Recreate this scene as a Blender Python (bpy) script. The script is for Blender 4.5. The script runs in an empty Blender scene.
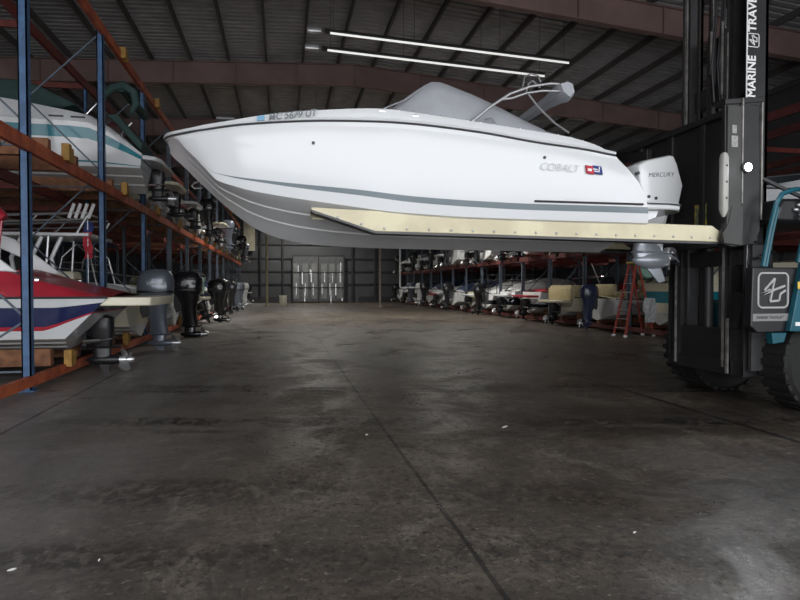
import bpy, bmesh, math, random
from mathutils import Vector, Matrix, Euler
C = bpy.context.scene.collection
PI = math.pi

# ------------------------------------------------------------------ materials
MATS = {}
def mat(name, col, rough=.5, metal=0.0, coat=0.0, vary=0.0, scale=3.0, bump=0.0, col2=None, emit=None, estr=0.0, spec=.5):
    if name in MATS: return MATS[name]
    m = bpy.data.materials.new(name); m.use_nodes = True
    nt = m.node_tree; b = nt.nodes['Principled BSDF']
    b.inputs['Base Color'].default_value = (*col, 1)
    b.inputs['Roughness'].default_value = rough
    b.inputs['Metallic'].default_value = metal
    b.inputs['Specular IOR Level'].default_value = spec
    if coat: b.inputs['Coat Weight'].default_value = coat; b.inputs['Coat Roughness'].default_value = .05
    if emit: b.inputs['Emission Color'].default_value = (*emit, 1); b.inputs['Emission Strength'].default_value = estr
    tc = nt.nodes.new('ShaderNodeTexCoord')
    n = nt.nodes.new('ShaderNodeTexNoise'); n.inputs['Scale'].default_value = scale; n.inputs['Detail'].default_value = 5
    nt.links.new(tc.outputs['Object'], n.inputs['Vector'])
    if vary or col2:
        r = nt.nodes.new('ShaderNodeValToRGB')
        c2 = col2 or tuple(max(0, c*(1-vary)) for c in col)
        r.color_ramp.elements[0].position = .4; r.color_ramp.elements[0].color = (*c2, 1)
        r.color_ramp.elements[1].position = .62; r.color_ramp.elements[1].color = (*col, 1)
        nt.links.new(n.outputs['Fac'], r.inputs['Fac']); nt.links.new(r.outputs['Color'], b.inputs['Base Color'])
    if bump:
        bp = nt.nodes.new('ShaderNodeBump'); bp.inputs['Strength'].default_value = bump; bp.inputs['Distance'].default_value = .02
        nt.links.new(n.outputs['Fac'], bp.inputs['Height']); nt.links.new(bp.outputs['Normal'], b.inputs['Normal'])
    MATS[name] = m
    return m

white = mat('gelcoat_white', (.7, .715, .73), .2, coat=.25)
cream = mat('gelcoat_cream', (.72, .68, .52), .3, coat=.2)
tan = mat('vinyl_tan', (.62, .52, .3), .45, vary=.15)
greyw = mat('hull_bottom_grey', (.56, .56, .55), .4, vary=.12)
slate = mat('stripe_slate', (.15, .19, .21), .3, coat=.4)
darkline = mat('rub_rail_dark', (.05, .05, .055), .4)
black = mat('black_plastic', (.012, .012, .014), .35)
blackm = mat('black_painted_steel', (.02, .02, .021), .42, vary=.3, scale=6)
blackg = mat('dark_grey_steel', (.05, .05, .052), .5, vary=.2, scale=5)
steelw = mat('worn_bright_steel', (.36, .35, .33), .45, metal=.5, vary=.4, scale=9)
chrome = mat('polished_steel', (.75, .75, .76), .18, metal=1)
alum = mat('brushed_aluminium', (.6, .61, .62), .35, metal=.8)
silver = mat('silver_lower_unit', (.42, .45, .5), .3, metal=.4, coat=.3)
engw = mat('engine_white', (.86, .87, .88), .2, coat=.5)
enggrey = mat('engine_graphite', (.14, .16, .2), .28, metal=.3, coat=.6)
engblack = mat('engine_black', (.012, .013, .016), .2, coat=.6)
engnavy = mat('engine_navy', (.03, .04, .085), .25, coat=.5)
grime = mat('engine_bracket_dark', (.03, .03, .032), .5)
canvas_grey = mat('canvas_grey', (.36, .37, .4), .85, vary=.06, scale=4, bump=.15)
canvas_green = mat('canvas_dark_green', (.03, .065, .06), .85, vary=.2, bump=.2)
canvas_navy = mat('canvas_navy', (.02, .035, .09), .85, vary=.2, bump=.2)
canvas_white = mat('canvas_white', (.55, .56, .57), .8, vary=.2, scale=2, bump=.3)
canvas_black = mat('canvas_black', (.02, .02, .022), .8, bump=.2)
canvas_mint = mat('cover_mint', (.3, .47, .4), .6, vary=.1)
red = mat('gelcoat_red', (.45, .025, .045), .3, coat=.3, vary=.15)
navy = mat('gelcoat_navy', (.018, .025, .09), .2, coat=.5)
teal = mat('stripe_teal', (.01, .2, .26), .3, coat=.3)
tealp = mat('forklift_teal_paint', (.008, .1, .14), .4, vary=.2)
rackblue = mat('rack_post_blue', (.055, .13, .27), .5, vary=.3, scale=8)
rackfar = mat('rack_post_grey_blue', (.1, .13, .17), .6, vary=.25)
rackorange = mat('rack_beam_orange', (.5, .12, .045), .55, col2=(.3, .06, .03), scale=4)
rackred = mat('rack_beam_red', (.2, .04, .03), .6, vary=.35, scale=5)
timber = mat('bunk_timber', (.27, .12, .06), .8, vary=.4, scale=6, bump=.4)
blockyellow = mat('bunk_block_ochre', (.45, .25, .06), .7, vary=.3, scale=7)
creampad = mat('fork_pad_cream', (.72, .66, .47), .6, col2=(.6, .54, .38), scale=2.2, bump=.2)
rubber = mat('tyre_rubber', (.012, .012, .012), .75, vary=.3, bump=.3)
primer = mat('roof_beam_primer', (.24, .155, .145), .7, vary=.2, scale=.8)
purl = mat('purlin_dark', (.085, .08, .078), .7)
deckm = mat('roof_deck_grey', (.33, .325, .33), .6, vary=.2, scale=1.5)
wallm = mat('wall_sheet_grey', (.07, .073, .08), .6, vary=.2, scale=.6)
walldark = mat('wall_girt_dark', (.03, .03, .034), .6)
palewall = mat('pale_panel', (.5, .47, .36), .7, vary=.1)
polem = mat('pole_pale_yellow', (.42, .38, .24), .6, vary=.2)
ladred = mat('ladder_fibreglass_red', (.36, .06, .045), .5)
ladyel = mat('ladder_top_yellow', (.7, .5, .08), .5)
paper = mat('paper_white', (.7, .7, .68), .8)
glass_dark = mat('tinted_windshield', (.05, .06, .07), .08, coat=.5)
flagred = mat('flag_red', (.5, .04, .06), .8)
flagblue = mat('flag_blue', (.03, .05, .2), .8)
letterw = mat('lettering_white', (.85, .85, .85), .5)
letterg = mat('lettering_grey', (.16, .18, .2), .4)
letterc = mat('lettering_chrome', (.42, .43, .44), .3, metal=.3)
stickerb = mat('sticker_blue', (.22, .42, .6), .5)
stickery = mat('sticker_yellow', (.7, .5, .08), .5)
slitm = mat('daylight_gap', (.6, .6, .6), .5, emit=(.95, .97, 1), estr=.55)
lampm = mat('headlamp_glow', (1, 1, 1), .3, emit=(.93, .96, 1), estr=90)
baym = mat('bay_lamp_glow', (1, 1, 1), .3, emit=(1, .97, .9), estr=60)
tubem = mat('heater_tube_bright', (.8, .8, .78), .3, metal=.2, emit=(1, 1, .97), estr=.45)
greenm = mat('green_hose', (.05, .13, .03), .6)

# concrete floor: trowelled, oily, joints, two bands of tyre marks
def floor_material():
    m = bpy.data.materials.new('worn_concrete'); m.use_nodes = True
    nt = m.node_tree; L = nt.links; b = nt.nodes['Principled BSDF']; b.inputs['Specular IOR Level'].default_value = .3
    tc = nt.nodes.new('ShaderNodeTexCoord')
    sep = nt.nodes.new('ShaderNodeSeparateXYZ'); L.new(tc.outputs['Object'], sep.inputs[0])
    def noise(scale, detail=5, sx=1, sy=1, dist=0, rough=.55):
        mp = nt.nodes.new('ShaderNodeMapping'); mp.inputs['Scale'].default_value = (sx, sy, 1)
        L.new(tc.outputs['Object'], mp.inputs['Vector'])
        n = nt.nodes.new('ShaderNodeTexNoise'); n.inputs['Scale'].default_value = scale
        n.inputs['Detail'].default_value = detail; n.inputs['Distortion'].default_value = dist; n.inputs['Roughness'].default_value = rough
        L.new(mp.outputs['Vector'], n.inputs['Vector']); return n.outputs['Fac']
    def ramp(src, p0, p1, v0=0.0, v1=1.0):
        r = nt.nodes.new('ShaderNodeMapRange'); r.inputs['From Min'].default_value = p0; r.inputs['From Max'].default_value = p1
        r.inputs['To Min'].default_value = v0; r.inputs['To Max'].default_value = v1; r.interpolation_type = 'SMOOTHSTEP'
        L.new(src, r.inputs['Value']); return r.outputs['Result']
    def mth(op, a, c):
        n = nt.nodes.new('ShaderNodeMath'); n.operation = op
        for i, v in enumerate((a, c)):
            if isinstance(v, (int, float)): n.inputs[i].default_value = v
            elif v is not None: L.new(v, n.inputs[i])
        return n.outputs[0]
    def mix(fac, a, c):
        n = nt.nodes.new('ShaderNodeMix'); n.data_type = 'RGBA'
        L.new(fac, n.inputs['Factor'])
        for k, v in (('A', a), ('B', c)):
            s = [i for i in n.inputs if i.name == k and i.type == 'RGBA'][0]
            if isinstance(v, tuple): s.default_value = (*v, 1)
            else: L.new(v, s)
        return [o for o in n.outputs if o.type == 'RGBA'][0]
    big = noise(.28, 6, 1, 1, .8, .65)
    c = mix(ramp(big, .36, .66), (.044, .034, .026), (.125, .1, .077))
    med = noise(1.7, 9, .8, 1.2, 1.0, .7)
    c = mix(ramp(med, .42, .62, 0, .75), c, (.05, .041, .034))
    med2 = noise(1.1, 8, 1.2, .8, 1.4, .7)
    c = mix(ramp(med2, .52, .7, 0, .6), c, (.2, .175, .145))
    fine = noise(14, 8, 1, 1, .3, .75)
    c = mix(ramp(fine, .5, .66, 0, .65), c, (.022, .019, .016))
    fine2 = noise(9, 8, .5, 1.5, .5, .8)
    c = mix(ramp(fine2, .55, .72, 0, .6), c, (.2, .18, .155))
    # gritty speckle, scuffs and a smooth darker band under the lifted boat
    c = mix(ramp(noise(24, 4, 1, .6, 0, .8), .52, .6, 0, .75), c, (.015, .013, .012))
    c = mix(ramp(noise(19, 4, .8, 1, 0, .8), .57, .65, 0, .6), c, (.24, .21, .175))
    c = mix(ramp(noise(2.6, 10, .7, 1.3, 2.2, .75), .5, .63, 0, .7), c, (.035, .029, .025))
    # paler concrete along the racks on the left
    edge = mth('MULTIPLY', ramp(sep.outputs['X'], .6, -3.2), ramp(noise(.5, 5, 1, .4, .5), .3, .6, .35, 1))
    c = mix(mth('MULTIPLY', edge, .7), c, (.27, .262, .255))
    # tyre tracks crossing the aisle
    tilt = mth('MULTIPLY', sep.outputs['X'], .19)
    yy = mth('ADD', sep.outputs['Y'], tilt)
    wob = mth('MULTIPLY', mth('SUBTRACT', noise(.6, 4), .5), .5)
    yy = mth('ADD', yy, wob)
    tread = noise(11, 6, 1.0, .6, .6, .7)
    tot = None
    for y0, w in ((9.75, .2), (9.35, .1), (7.2, .22), (4.75, .3), (6.75, .08), (3.6, .22)):
        d = mth('ABSOLUTE', mth('SUBTRACT', yy, y0), None)
        k = ramp(d, w*1.3, w*.5)
        amt = 1.0 if y0 > 6.8 else .55
        k = mth('MULTIPLY', k, amt)
        tot = k if tot is None else mth('MAXIMUM', tot, k)
    xr = mth('MULTIPLY', ramp(sep.outputs['X'], -3.3, -1.0), 1.0)
    tot = mth('MULTIPLY', mth('MULTIPLY', tot, ramp(tread, .44, .54)), xr)
    tot = mth('MULTIPLY', tot, ramp(noise(.8, 3), .3, .5, .35, 1))
    c = mix(mth('MULTIPLY', tot, .95), c, (.008, .007, .0065))
    # joints
    jt = None
    for x0 in (-11.2, -7.1, -3.0, 1.13, 5.24, 9.35, 13.5, 17.6):
        d = mth('ABSOLUTE', mth('SUBTRACT', sep.outputs['X'], x0), None)
        k = ramp(d, .055, .03) if 5 < x0 < 6 else ramp(d, .02, .01)
        jt = k if jt is None else mth('MAXIMUM', jt, k)
    for y0 in (26, 44):
        d = mth('ABSOLUTE', mth('SUBTRACT', sep.outputs['Y'], y0), None)
        jt = mth('MAXIMUM', jt, ramp(d, .02, .01))
    c = mix(mth('MULTIPLY', jt, .85), c, (.008, .008, .008))
    db = mth('ABSOLUTE', mth('SUBTRACT', yy, 7.75), None)  # smooth darker band across the floor below the lifted boat
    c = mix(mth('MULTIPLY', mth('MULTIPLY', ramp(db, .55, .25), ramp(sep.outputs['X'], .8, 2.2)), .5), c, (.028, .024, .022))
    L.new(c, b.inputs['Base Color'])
    r1 = ramp(noise(.9, 7, 1, 1, .6, .7), .35, .65, .27, .62)
    r2 = mth('ADD', r1, ramp(fine, .5, .7, 0, .2))
    L.new(r2, b.inputs['Roughness'])
    bp = nt.nodes.new('ShaderNodeBump'); bp.inputs['Strength'].default_value = .35; bp.inputs['Distance'].default_value = .015
    h = mth('SUBTRACT', mth('ADD', mth('MULTIPLY', noise(22, 8, 1, 1, .2, .7), .5), med), mth('MULTIPLY', jt, 1.0))
    L.new(h, bp.inputs['Height']); L.new(bp.outputs['Normal'], b.inputs['Normal'])
    return m

# ------------------------------------------------------------------ mesh helper
class MB:
    def __init__(s): s.bm = bmesh.new()
    def box(s, c, d, rot=None, mi=0, taper=None, bev=0.0):
        vs = []
        M = Euler(rot).to_matrix() if rot else Matrix.Identity(3)
        for z in (-1, 1):
            for x, y in ((-1, -1), (1, -1), (1, 1), (-1, 1)):
                k = taper if (taper and z > 0) else 1
                vs.append(s.bm.verts.new(Vector(c) + M @ Vector((x*d[0]/2*k, y*d[1]/2*k, z*d[2]/2))))
        F = [(3, 2, 1, 0), (4, 5, 6, 7), (0, 1, 5, 4), (1, 2, 6, 5), (2, 3, 7, 6), (3, 0, 4, 7)]
        fs = [s.bm.faces.new([vs[i] for i in f]) for f in F]
        for f in fs: f.material_index = mi
        if bev:
            es = list({e for f in fs for e in f.edges})
            r = bmesh.ops.bevel(s.bm, geom=es, offset=bev, segments=2, affect='EDGES', profile=.5)
            for f in r['faces']: f.material_index = mi
        return s
    def ring_loft(s, rings, cap=True, mi=0, closed=True):
        R = [[s.bm.verts.new(Vector(p)) for p in r] for r in rings]
        n = len(R[0])
        for a, b in zip(R, R[1:]):
            for i in range(n if closed else n-1):
                j = (i+1) % n
                try: s.bm.faces.new((a[i], a[j], b[j], b[i])).material_index = mi
                except ValueError: pass
        if cap:
            for r in (R[0][::-1], R[-1]):
                try: s.bm.faces.new(r).material_index = mi
                except ValueError: pass
        return s
    def tube(s, pts, r, n=8, mi=0, cap=True):
        pts = [Vector(p) for p in pts]; rings = []
        rr = r if isinstance(r, (list, tuple)) else [r]*len(pts)
        up = None
        for i, p in enumerate(pts):
            t = (pts[min(i+1, len(pts)-1)] - pts[max(i-1, 0)]).normalized()
            if up is None: up = Vector((0, 0, 1)) if abs(t.z) < .9 else Vector((1, 0, 0))
            a = t.cross(up).normalized(); b = a.cross(t).normalized(); up = b
            rings.append([p + (a*math.cos(2*PI*k/n) + b*math.sin(2*PI*k/n))*rr[i] for k in range(n)])
        return s.ring_loft(rings, cap, mi)
    def bar(s, p0, p1, w, h, mi=0):
        p0 = Vector(p0); p1 = Vector(p1); t = (p1-p0).normalized()
        up = Vector((0, 0, 1)) if abs(t.z) < .95 else Vector((0, 1, 0))
        a = t.cross(up).normalized()*w/2; b = a.cross(t).normalized()*h/2
        return s.ring_loft([[p-a-b, p+a-b, p+a+b, p-a+b] for p in (p0, p1)], True, mi)
    def grid(s, rows, mi=0, mif=None):
        R = [[s.bm.verts.new(Vector(p)) for p in r] for r in rows]
        for i in range(len(R)-1):
            for j in range(len(R[0])-1):
                try:
                    f = s.bm.faces.new((R[i][j], R[i][j+1], R[i+1][j+1], R[i+1][j]))
                    f.material_index = mif(i, j) if mif else mi
                except ValueError: pass
        return s
    def lathe(s, prof, c=(0, 0, 0), axis='z', n=20, mi=0):
        rings = []
        for r, h in prof:
            ring = []
            for k in range(n):
                a = 2*PI*k/n; u, v = r*math.cos(a), r*math.sin(a)
                q = {'z': (u, v, h), 'x': (h, u, v), 'y': (u, h, -v)}[axis]
                ring.append(Vector(c) + Vector(q))
            rings.append(ring)
        return s.ring_loft(rings, True, mi)
    def prism(s, poly, axis, a, b, mi=0, bev=0.0):
        """poly of 2D points extruded along axis between a and b"""
        def P(u, v, w): return {'y': (u, w, v), 'x': (w, u, v), 'z': (u, v, w)}[axis]
        s.ring_loft([[P(u, v, a) for u, v in poly], [P(u, v, b) for u, v in poly]], True, mi)
        return s
    def sphere(s, c, r, sc=(1, 1, 1), mi=0, n=12):
        rings = []
        for i in range(1, n):
            a = PI*i/n
            rings.append([Vector(c) + Vector((sc[0]*r*math.sin(a)*math.cos(2*PI*k/16), sc[1]*r*math.sin(a)*math.sin(2*PI*k/16), sc[2]*r*math.cos(a))) for k in range(16)])
        return s.ring_loft(rings, True, mi)
    def mesh(s, name, mats, smooth=35, weld=False):
        if weld: bmesh.ops.remove_doubles(s.bm, verts=s.bm.verts, dist=weld)
        bmesh.ops.recalc_face_normals(s.bm, faces=s.bm.faces)
        if smooth:
            lim = math.radians(smooth)
            for f in s.bm.faces: f.smooth = True
            for e in s.bm.edges:
                e.smooth = len(e.link_faces) == 2 and e.calc_face_angle(0) < lim
        me = bpy.data.meshes.new(name); s.bm.to_mesh(me); s.bm.free()
        for m in (mats if isinstance(mats, (list, tuple)) else [mats]): me.materials.append(m)
        return me

def link(name, me, parent=None, loc=None, rot=None, bevel=0):
    o = bpy.data.objects.new(name, me); C.objects.link(o)
    if parent: o.parent = parent
    if loc: o.location = loc
    if rot: o.rotation_euler = rot
    if bevel:
        b = o.modifiers.new('edge', 'BEVEL'); b.width = bevel; b.segments = 2; b.limit_method = 'ANGLE'; b.angle_limit = math.radians(40)
    return o
def islands(bm):
    """groups of faces that belong together: connected, or touching boxes"""
    bm.verts.ensure_lookup_table(); bm.verts.index_update()
    par = list(range(len(bm.verts)))
    def find(a):
        while par[a] != a: par[a] = par[par[a]]; a = par[a]
        return a
    for e in bm.edges:
        a, b = find(e.verts[0].index), find(e.verts[1].index)
        if a != b: par[a] = b
    comp = {}
    for v in bm.verts: comp.setdefault(find(v.index), []).append(v)
    L = []
    for vs in comp.values():
        lo = [min(v.co[i] for v in vs)-.012 for i in range(3)]; hi = [max(v.co[i] for v in vs)+.012 for i in range(3)]
        L.append([lo, hi, vs])
    ch = True
    while ch:
        ch = False
        for i in range(len(L)):
            for j in range(len(L)-1, i, -1):
                a, b = L[i], L[j]
                if all(a[0][k] <= b[1][k] and b[0][k] <= a[1][k] for k in range(3)):
                    a[0] = [min(a[0][k], b[0][k]) for k in range(3)]; a[1] = [max(a[1][k], b[1][k]) for k in range(3)]; a[2] = a[2]+b[2]
                    L.pop(j); ch = True
    return [x[2] for x in L]
def part(name, mb, mats, parent=None, loc=None, rot=None, smooth=35, weld=False, bevel=0, label=None, split=True):
    if weld: bmesh.ops.remove_doubles(mb.bm, verts=mb.bm.verts, dist=weld)
    if split and parent:
        L = islands(mb.bm)
        if len(L) > 1:
            first = None
            for vs in L:
                idx = {v.index for v in vs}
                q = MB(); q.bm.free(); q.bm = mb.bm.copy()
                bmesh.ops.delete(q.bm, geom=[v for v in q.bm.verts if v.index not in idx], context='VERTS')
                o = link(name, q.mesh(name, mats, smooth), parent, loc, rot, bevel)
                if label: o['label'] = label
                first = first or o
            mb.bm.free(); return first
    o = link(name, mb.mesh(name, mats, smooth), parent, loc, rot, bevel)
    if label: o['label'] = label
    return o
def tag(o, label, cat, group=None):
    o['label'] = label; o['category'] = cat
    if group: o['group'] = group
    return o
def thing(name, label, cat, loc=(0, 0, 0), rotz=0, group=None):
    o = bpy.data.objects.new(name, None); C.objects.link(o); o.location = loc; o.rotation_euler = (0, 0, rotz)
    return tag(o, label, cat, group)
def struct(name, mb, mats, smooth=0, parent=None, **k):
    o = part(name, mb, mats, parent, smooth=smooth, **k)
    if not parent: o['kind'] = 'structure'
    return o
def text(name, body, size, m, parent, loc, rot, extrude=.002, sx=1, shear=0, align='LEFT', offset=0):
    cu = bpy.data.curves.new(name, 'FONT'); cu.body = body; cu.size = size; cu.extrude = extrude; cu.shear = shear; cu.align_x = align
    cu.offset = offset
    o = bpy.data.objects.new(name, cu); C.objects.link(o)
    dg = bpy.context.evaluated_depsgraph_get()
    me = bpy.data.meshes.new_from_object(o.evaluated_get(dg)); me.name = name
    bpy.data.objects.remove(o); me.materials.clear(); me.materials.append(m)
    q = link(name, me, parent, loc, rot); q.scale = (sx, 1, 1)
    return q
def interp(x, t):
    """smooth (monotone-ish) interpolation in a table of tuples (x, a, b...)"""
    if x <= t[0][0]: return t[0][1:]
    if x >= t[-1][0]: return t[-1][1:]
    for i in range(len(t)-1):
        if x <= t[i+1][0]:
            p0, p1 = t[i], t[i+1]; pm = t[max(i-1, 0)]; pn = t[min(i+2, len(t)-1)]
            h = p1[0]-p0[0]; u = (x-p0[0])/h; out = []
            for k in range(1, len(p0)):
                d = (p1[k]-p0[k])/h
                da = (p0[k]-pm[k])/(p0[0]-pm[0]) if i > 0 else d
                db = (pn[k]-p1[k])/(pn[0]-p1[0]) if i+2 < len(t) else d
                m0 = 0 if da*d <= 0 else 2*da*d/(da+d); m1 = 0 if db*d <= 0 else 2*db*d/(db+d)
                if i == 0: m0 = d
                if i+2 >= len(t): m1 = d
                out.append((2*u**3-3*u*u+1)*p0[k] + (u**3-2*u*u+u)*h*m0 + (-2*u**3+3*u*u)*p1[k] + (u**3-u*u)*h*m1)
            return tuple(out)

# ------------------------------------------------------------------ setting
YB, YF, XL, XR = 62.0, -5.0, -13.0, 23.0
RX = 3.5
def roof_low(x): return 11.25 - (.05*(RX-x) if x < RX else .078*(x-RX))     # underside of the rafters
m = MB(); m.box(((XL+XR)/2, (YB+YF)/2, -.1), (XR-XL+.6, YB-YF+.6, .2)); struct('floor', m, floor_material())
# roof deck with ribs running across the building
m = MB(); xs = [XL, RX, XR]; y = YF; rows = []
while y < YB:
    for dy, dz in ((0, 0), (.2, 0), (.23, .06), (.3, .06), (.33, 0)):
        rows.append([(x, y+dy, roof_low(x)+1.25+dz) for x in xs])
    y += .36
m.grid(rows); ceil = struct('ceiling', m, deckm)
k = ceil
x = XL+.6
while x < XR:
    z = roof_low(x)+1.1
    p = MB(); p.box((x, (YB+YF)/2, z+.02), (.09, YB-YF, .24)); part('purlin', p, purl, ceil, smooth=0); x += 1.68
for y in (0.2, 9.7, 19.2, 28.9, 38.5, 48.2, 57.6):
    for a, b in ((XL, RX), (RX, XR)):
        p = MB(); n = 2
        za, zb = roof_low(a), roof_low(b)
        for dz, w, h in ((.02, .26, .03), (.5, .03, .96), (.98, .26, .03)):
            p.bar((a, y, za+dz), (b, y, zb+dz), w, h)
        for i in range(1, 6):
            xx = a+(b-a)*i/6; p.box((xx, y, roof_low(xx)+.5), (.02, .24, .92))
        part('roof_beam', p, primer, ceil, smooth=0)
def wall_panel(name, a, b, h0, h1, mt):
    m = MB(); m.prism([(a[0], 0), (b[0], 0), (b[0], h1), (a[0], h0)], 'y', a[1], b[1]) if a[1] != b[1] and a[0] != b[0] else None
    return m
m = MB(); m.prism([(XL-.1, 0), (XR+.1, 0), (XR+.1, roof_low(XR)+1.3), (RX, roof_low(RX)+1.3), (XL-.1, roof_low(XL)+1.3)], 'y', YB, YB+.12)
wb = struct('wall_back', m, wallm)
for z in (1.9, 3.2, 4.5, 5.9, 7.3, 8.8):
    p = MB(); p.box(((XL+XR)/2, YB-.06, z), (XR-XL, .1, .1)); part('girt', p, walldark, wb, smooth=0)
for x in (-7.5, -2.0, .2, 7.2, 9.6, 12.4, 17):
    p = MB(); p.box((x, YB-.12, 5.2), (.18, .22, 10.4)); part('wall_column', p, walldark, wb, smooth=0)
p = MB(); p.box((XL/2, YB-.16, .35), (2, .1, .7)); p.box((-4.5, YB-.16, .3), (9, .08, .6)); p.box((12.6, YB-.16, .3), (9.5, .08, .6)); part('kerb_board', p, walldark, wb, smooth=0)
p = MB(); p.box((12.1, YB-.2, 6.7), (4.0, .1, 1.6)); part('pale_panel', p, palewall, wb, smooth=0)
m = MB(); m.box((XL-.06, (YB+YF)/2, 5.8), (.12, YB-YF, 11.6)); struct('wall_left', m, wallm)
m = MB(); m.box((XR+.06, (YB+YF)/2, 5.6), (.12, YB-YF, 11.2)); struct('wall_right', m, wallm)
# the wall behind the photographer with its big open doorway
DX0, DX1, DH = -12.6, 15.0, 7.6
m = MB()
m.box(((XL+DX0)/2, YF, 5.8), (DX0-XL, .15, 11.6)); m.box(((XR+DX1)/2, YF, 5.8), (XR-DX1, .15, 11.6)); m.box(((DX0+DX1)/2, YF, (DH+11.6)/2), (DX1-DX0, .15, 11.6-DH))
struct('wall_front', m, wallm)
# sliding door on the back wall with daylight gaps
m = MB(); DW0, DW1 = 1.15, 6.35
m.box(((DW0+DW1)/2, YB-.3, 2.35), (DW1-DW0, .06, 4.7)); door = struct('door_1', m, mat('door_sheet', (.11, .115, .12), .6, vary=.2))
p = MB()
for x in (DW0, (DW0+DW1)/2, DW1): p.box((x, YB-.36, 2.4), (.12, .08, 4.9))
for z in (.1, 1.55, 3.1, 4.8): p.box(((DW0+DW1)/2, YB-.36, z), (DW1-DW0+.1, .07, .08))
part('door_frame', p, walldark, door, smooth=0)
rg = random.Random(5)
for (x, z, h) in ((1.7, 3.3, .7), (2.9, 3.1, .5), (6.0, 3.4, .9), (2.1, 2.1, 1.2), (3.0, 2.3, 1.2), (4.35, 2.3, 1.1), (5.15, 2.2, 1.1), (5.95, 2.3, 1.1),
                  (1.5, 1.0, 1.2), (2.4, .95, 1.2), (3.2, .95, 1.2), (4.1, 1.1, 1.0), (4.9, 1.0, 1.2), (5.5, .95, 1.2), (2.35, .3, 1.0), (5.0, .2, 1.3), (6.15, .4, .35)):
    p = MB(); p.box((x, YB-.345, z+.1+h/2-.3), (.055, .02, h)); q = part('light_gap', p, slitm, door, smooth=0)
for x in (1.5, 2.4, 3.3, 4.3, 5.1, 5.9):
    p = MB(); p.box((x, YB-.34, 2.2), (.55, .03, 3.6)); part('door_board', p, mat('door_board_grey', (.2, .21, .215), .6, vary=.25, scale=1.2), door, smooth=0)
# a pale doorway panel at the far end of the left racks
m = MB(); m.box((-3.1, YB-.35, 7.0), (1.1, .12, 3.6)); o = struct('trim_1', m, palewall)

# ------------------------------------------------------------------ storage racks
def rack(name, label, side, X0, ys, levels, bays_z, posts_dx, mainmat, near_n):
    root = thing(name, label, 'storage rack', (X0, ys[0], 0))
    s = side      # -1: rack extends to -X ; +1: to +X
    H = levels[-1] + .12
    for i, y in enumerate(ys):
        for j, dx in enumerate(posts_dx):
            m = MB(); w = .13 if j == 0 else .1
            x = s*dx; yy = y-ys[0]
            # open C section upright with base plate
            m.box((x, yy-w/2+.012, H/2), (w, .024, H)); m.box((x-w/2+.01, yy, H/2), (.02, w, H)); m.box((x+w/2-.01, yy, H/2), (.02, w, H))
            m.box((x, yy, .01), (w*1.7, w*1.7, .02))
            part('post', m, mainmat if i < near_n and j < 2 else rackfar, root, smooth=0)
        for (a, b) in zip(posts_dx[::2], posts_dx[1::2]):
            m = MB(); z = 1.1; yy = y-ys[0]; front = True
            m.bar((s*a, yy, z), (s*b, yy, .1), .03, .03)
            while z < H-.3:
                z2 = min(z+1.5, H-.1)
                p, q = (a, b) if front else (b, a)
                m.bar((s*p, yy, z), (s*q, yy, z2), .03, .03); z = z2; front = not front
            m.bar((s*a, yy, .3), (s*b, yy, .3), .03, .03); m.bar((s*a, yy, levels[1]), (s*b, yy, levels[1]), .03, .03)
            part('frame_brace', m, rackfar, root, smooth=0)
    y0, y1 = -9.0 if side < 0 else -3.1*2, ys[-1]-ys[0]+.1
    for li, z in enumerate(levels):
        for j, dx in enumerate(posts_dx):
            m = MB(); x = s*dx; xo = x - s*.08
            h = .16 if li == 0 else .21
            a0 = -1.5 if (li == 0 and side < 0) else y0
            m.box((xo, (a0+y1)/2, z), (.03, y1-a0, h)); m.box((xo+s*.03, (a0+y1)/2, z+h/2-.01), (.07, y1-a0, .02)); m.box((xo+s*.03, (a0+y1)/2, z-h/2+.01), (.07, y1-a0, .02))
            part('beam', m, rackorange if j == 0 else rackred, root, smooth=0)
    for i in range(len(ys)):
        if i % 3 == 0 and i+1 < len(ys):
            a, b = ys[i]-ys[0], ys[i+1]-ys[0]; x = s*posts_dx[-1]
            m = MB()
            for za, zb in ((.3, levels[1]), (levels[1], levels[2])):
                m.bar((x, a, za), (x, b, zb), .025, .025); m.bar((x, b, za), (x, a, zb), .025, .025)
            part('cross_brace', m, rackfar, root, smooth=0)
    # tie bars across the depth of the rack
    for i, y in enumerate(ys):
        for li, z in enumerate(levels[1:]):
            m = MB(); m.bar((s*posts_dx[1], y-ys[0], z), (s*posts_dx[2], y-ys[0], z), .06, .14)
            part('tie_bar', m, rackred, root, smooth=0)
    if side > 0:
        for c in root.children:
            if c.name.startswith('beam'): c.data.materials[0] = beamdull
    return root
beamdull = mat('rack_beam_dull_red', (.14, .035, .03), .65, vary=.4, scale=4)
LY = [10.13+4.0*i for i in range(13)]
LZ = [.16, 3.76, 7.15]
left = rack('storage_rack', 'tall blue-posted orange-beamed boat rack along the left wall', -1, -3.82, LY, LZ, None, (0, 1.48, 4.7, 6.2), rackblue, 3)
RY = [15.7+3.1*i for i in range(15)]
RZ = [.16, 2.95, 5.75]
RXF = 11.8
right = rack('storage_rack', 'long grey-posted red-beamed boat rack along the right wall', 1, RXF, RY, RZ, None, (0, 1.4, 4.7, 6.1), rackfar, 0)
def bunks(root, X0, s, yb, z, root_y, blocks=True):
    for dy in (-.72, .72):
        m = MB(); m.box((s*3.3, yb+dy-root_y, z), (6.4, .16, .3)); 
        part('timber_bunk', m, timber, root, smooth=0, bevel=.01)
    if blocks:
        m = MB(); m.box((-s*.12, yb-.56-root_y, z-.04), (.13, .15, .3)); m.box((-s*.12, yb-.38-root_y, z-.06), (.1, .11, .26))
        part('bunk_end_block', m, blockyellow, root, smooth=0, bevel=.012)

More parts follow.
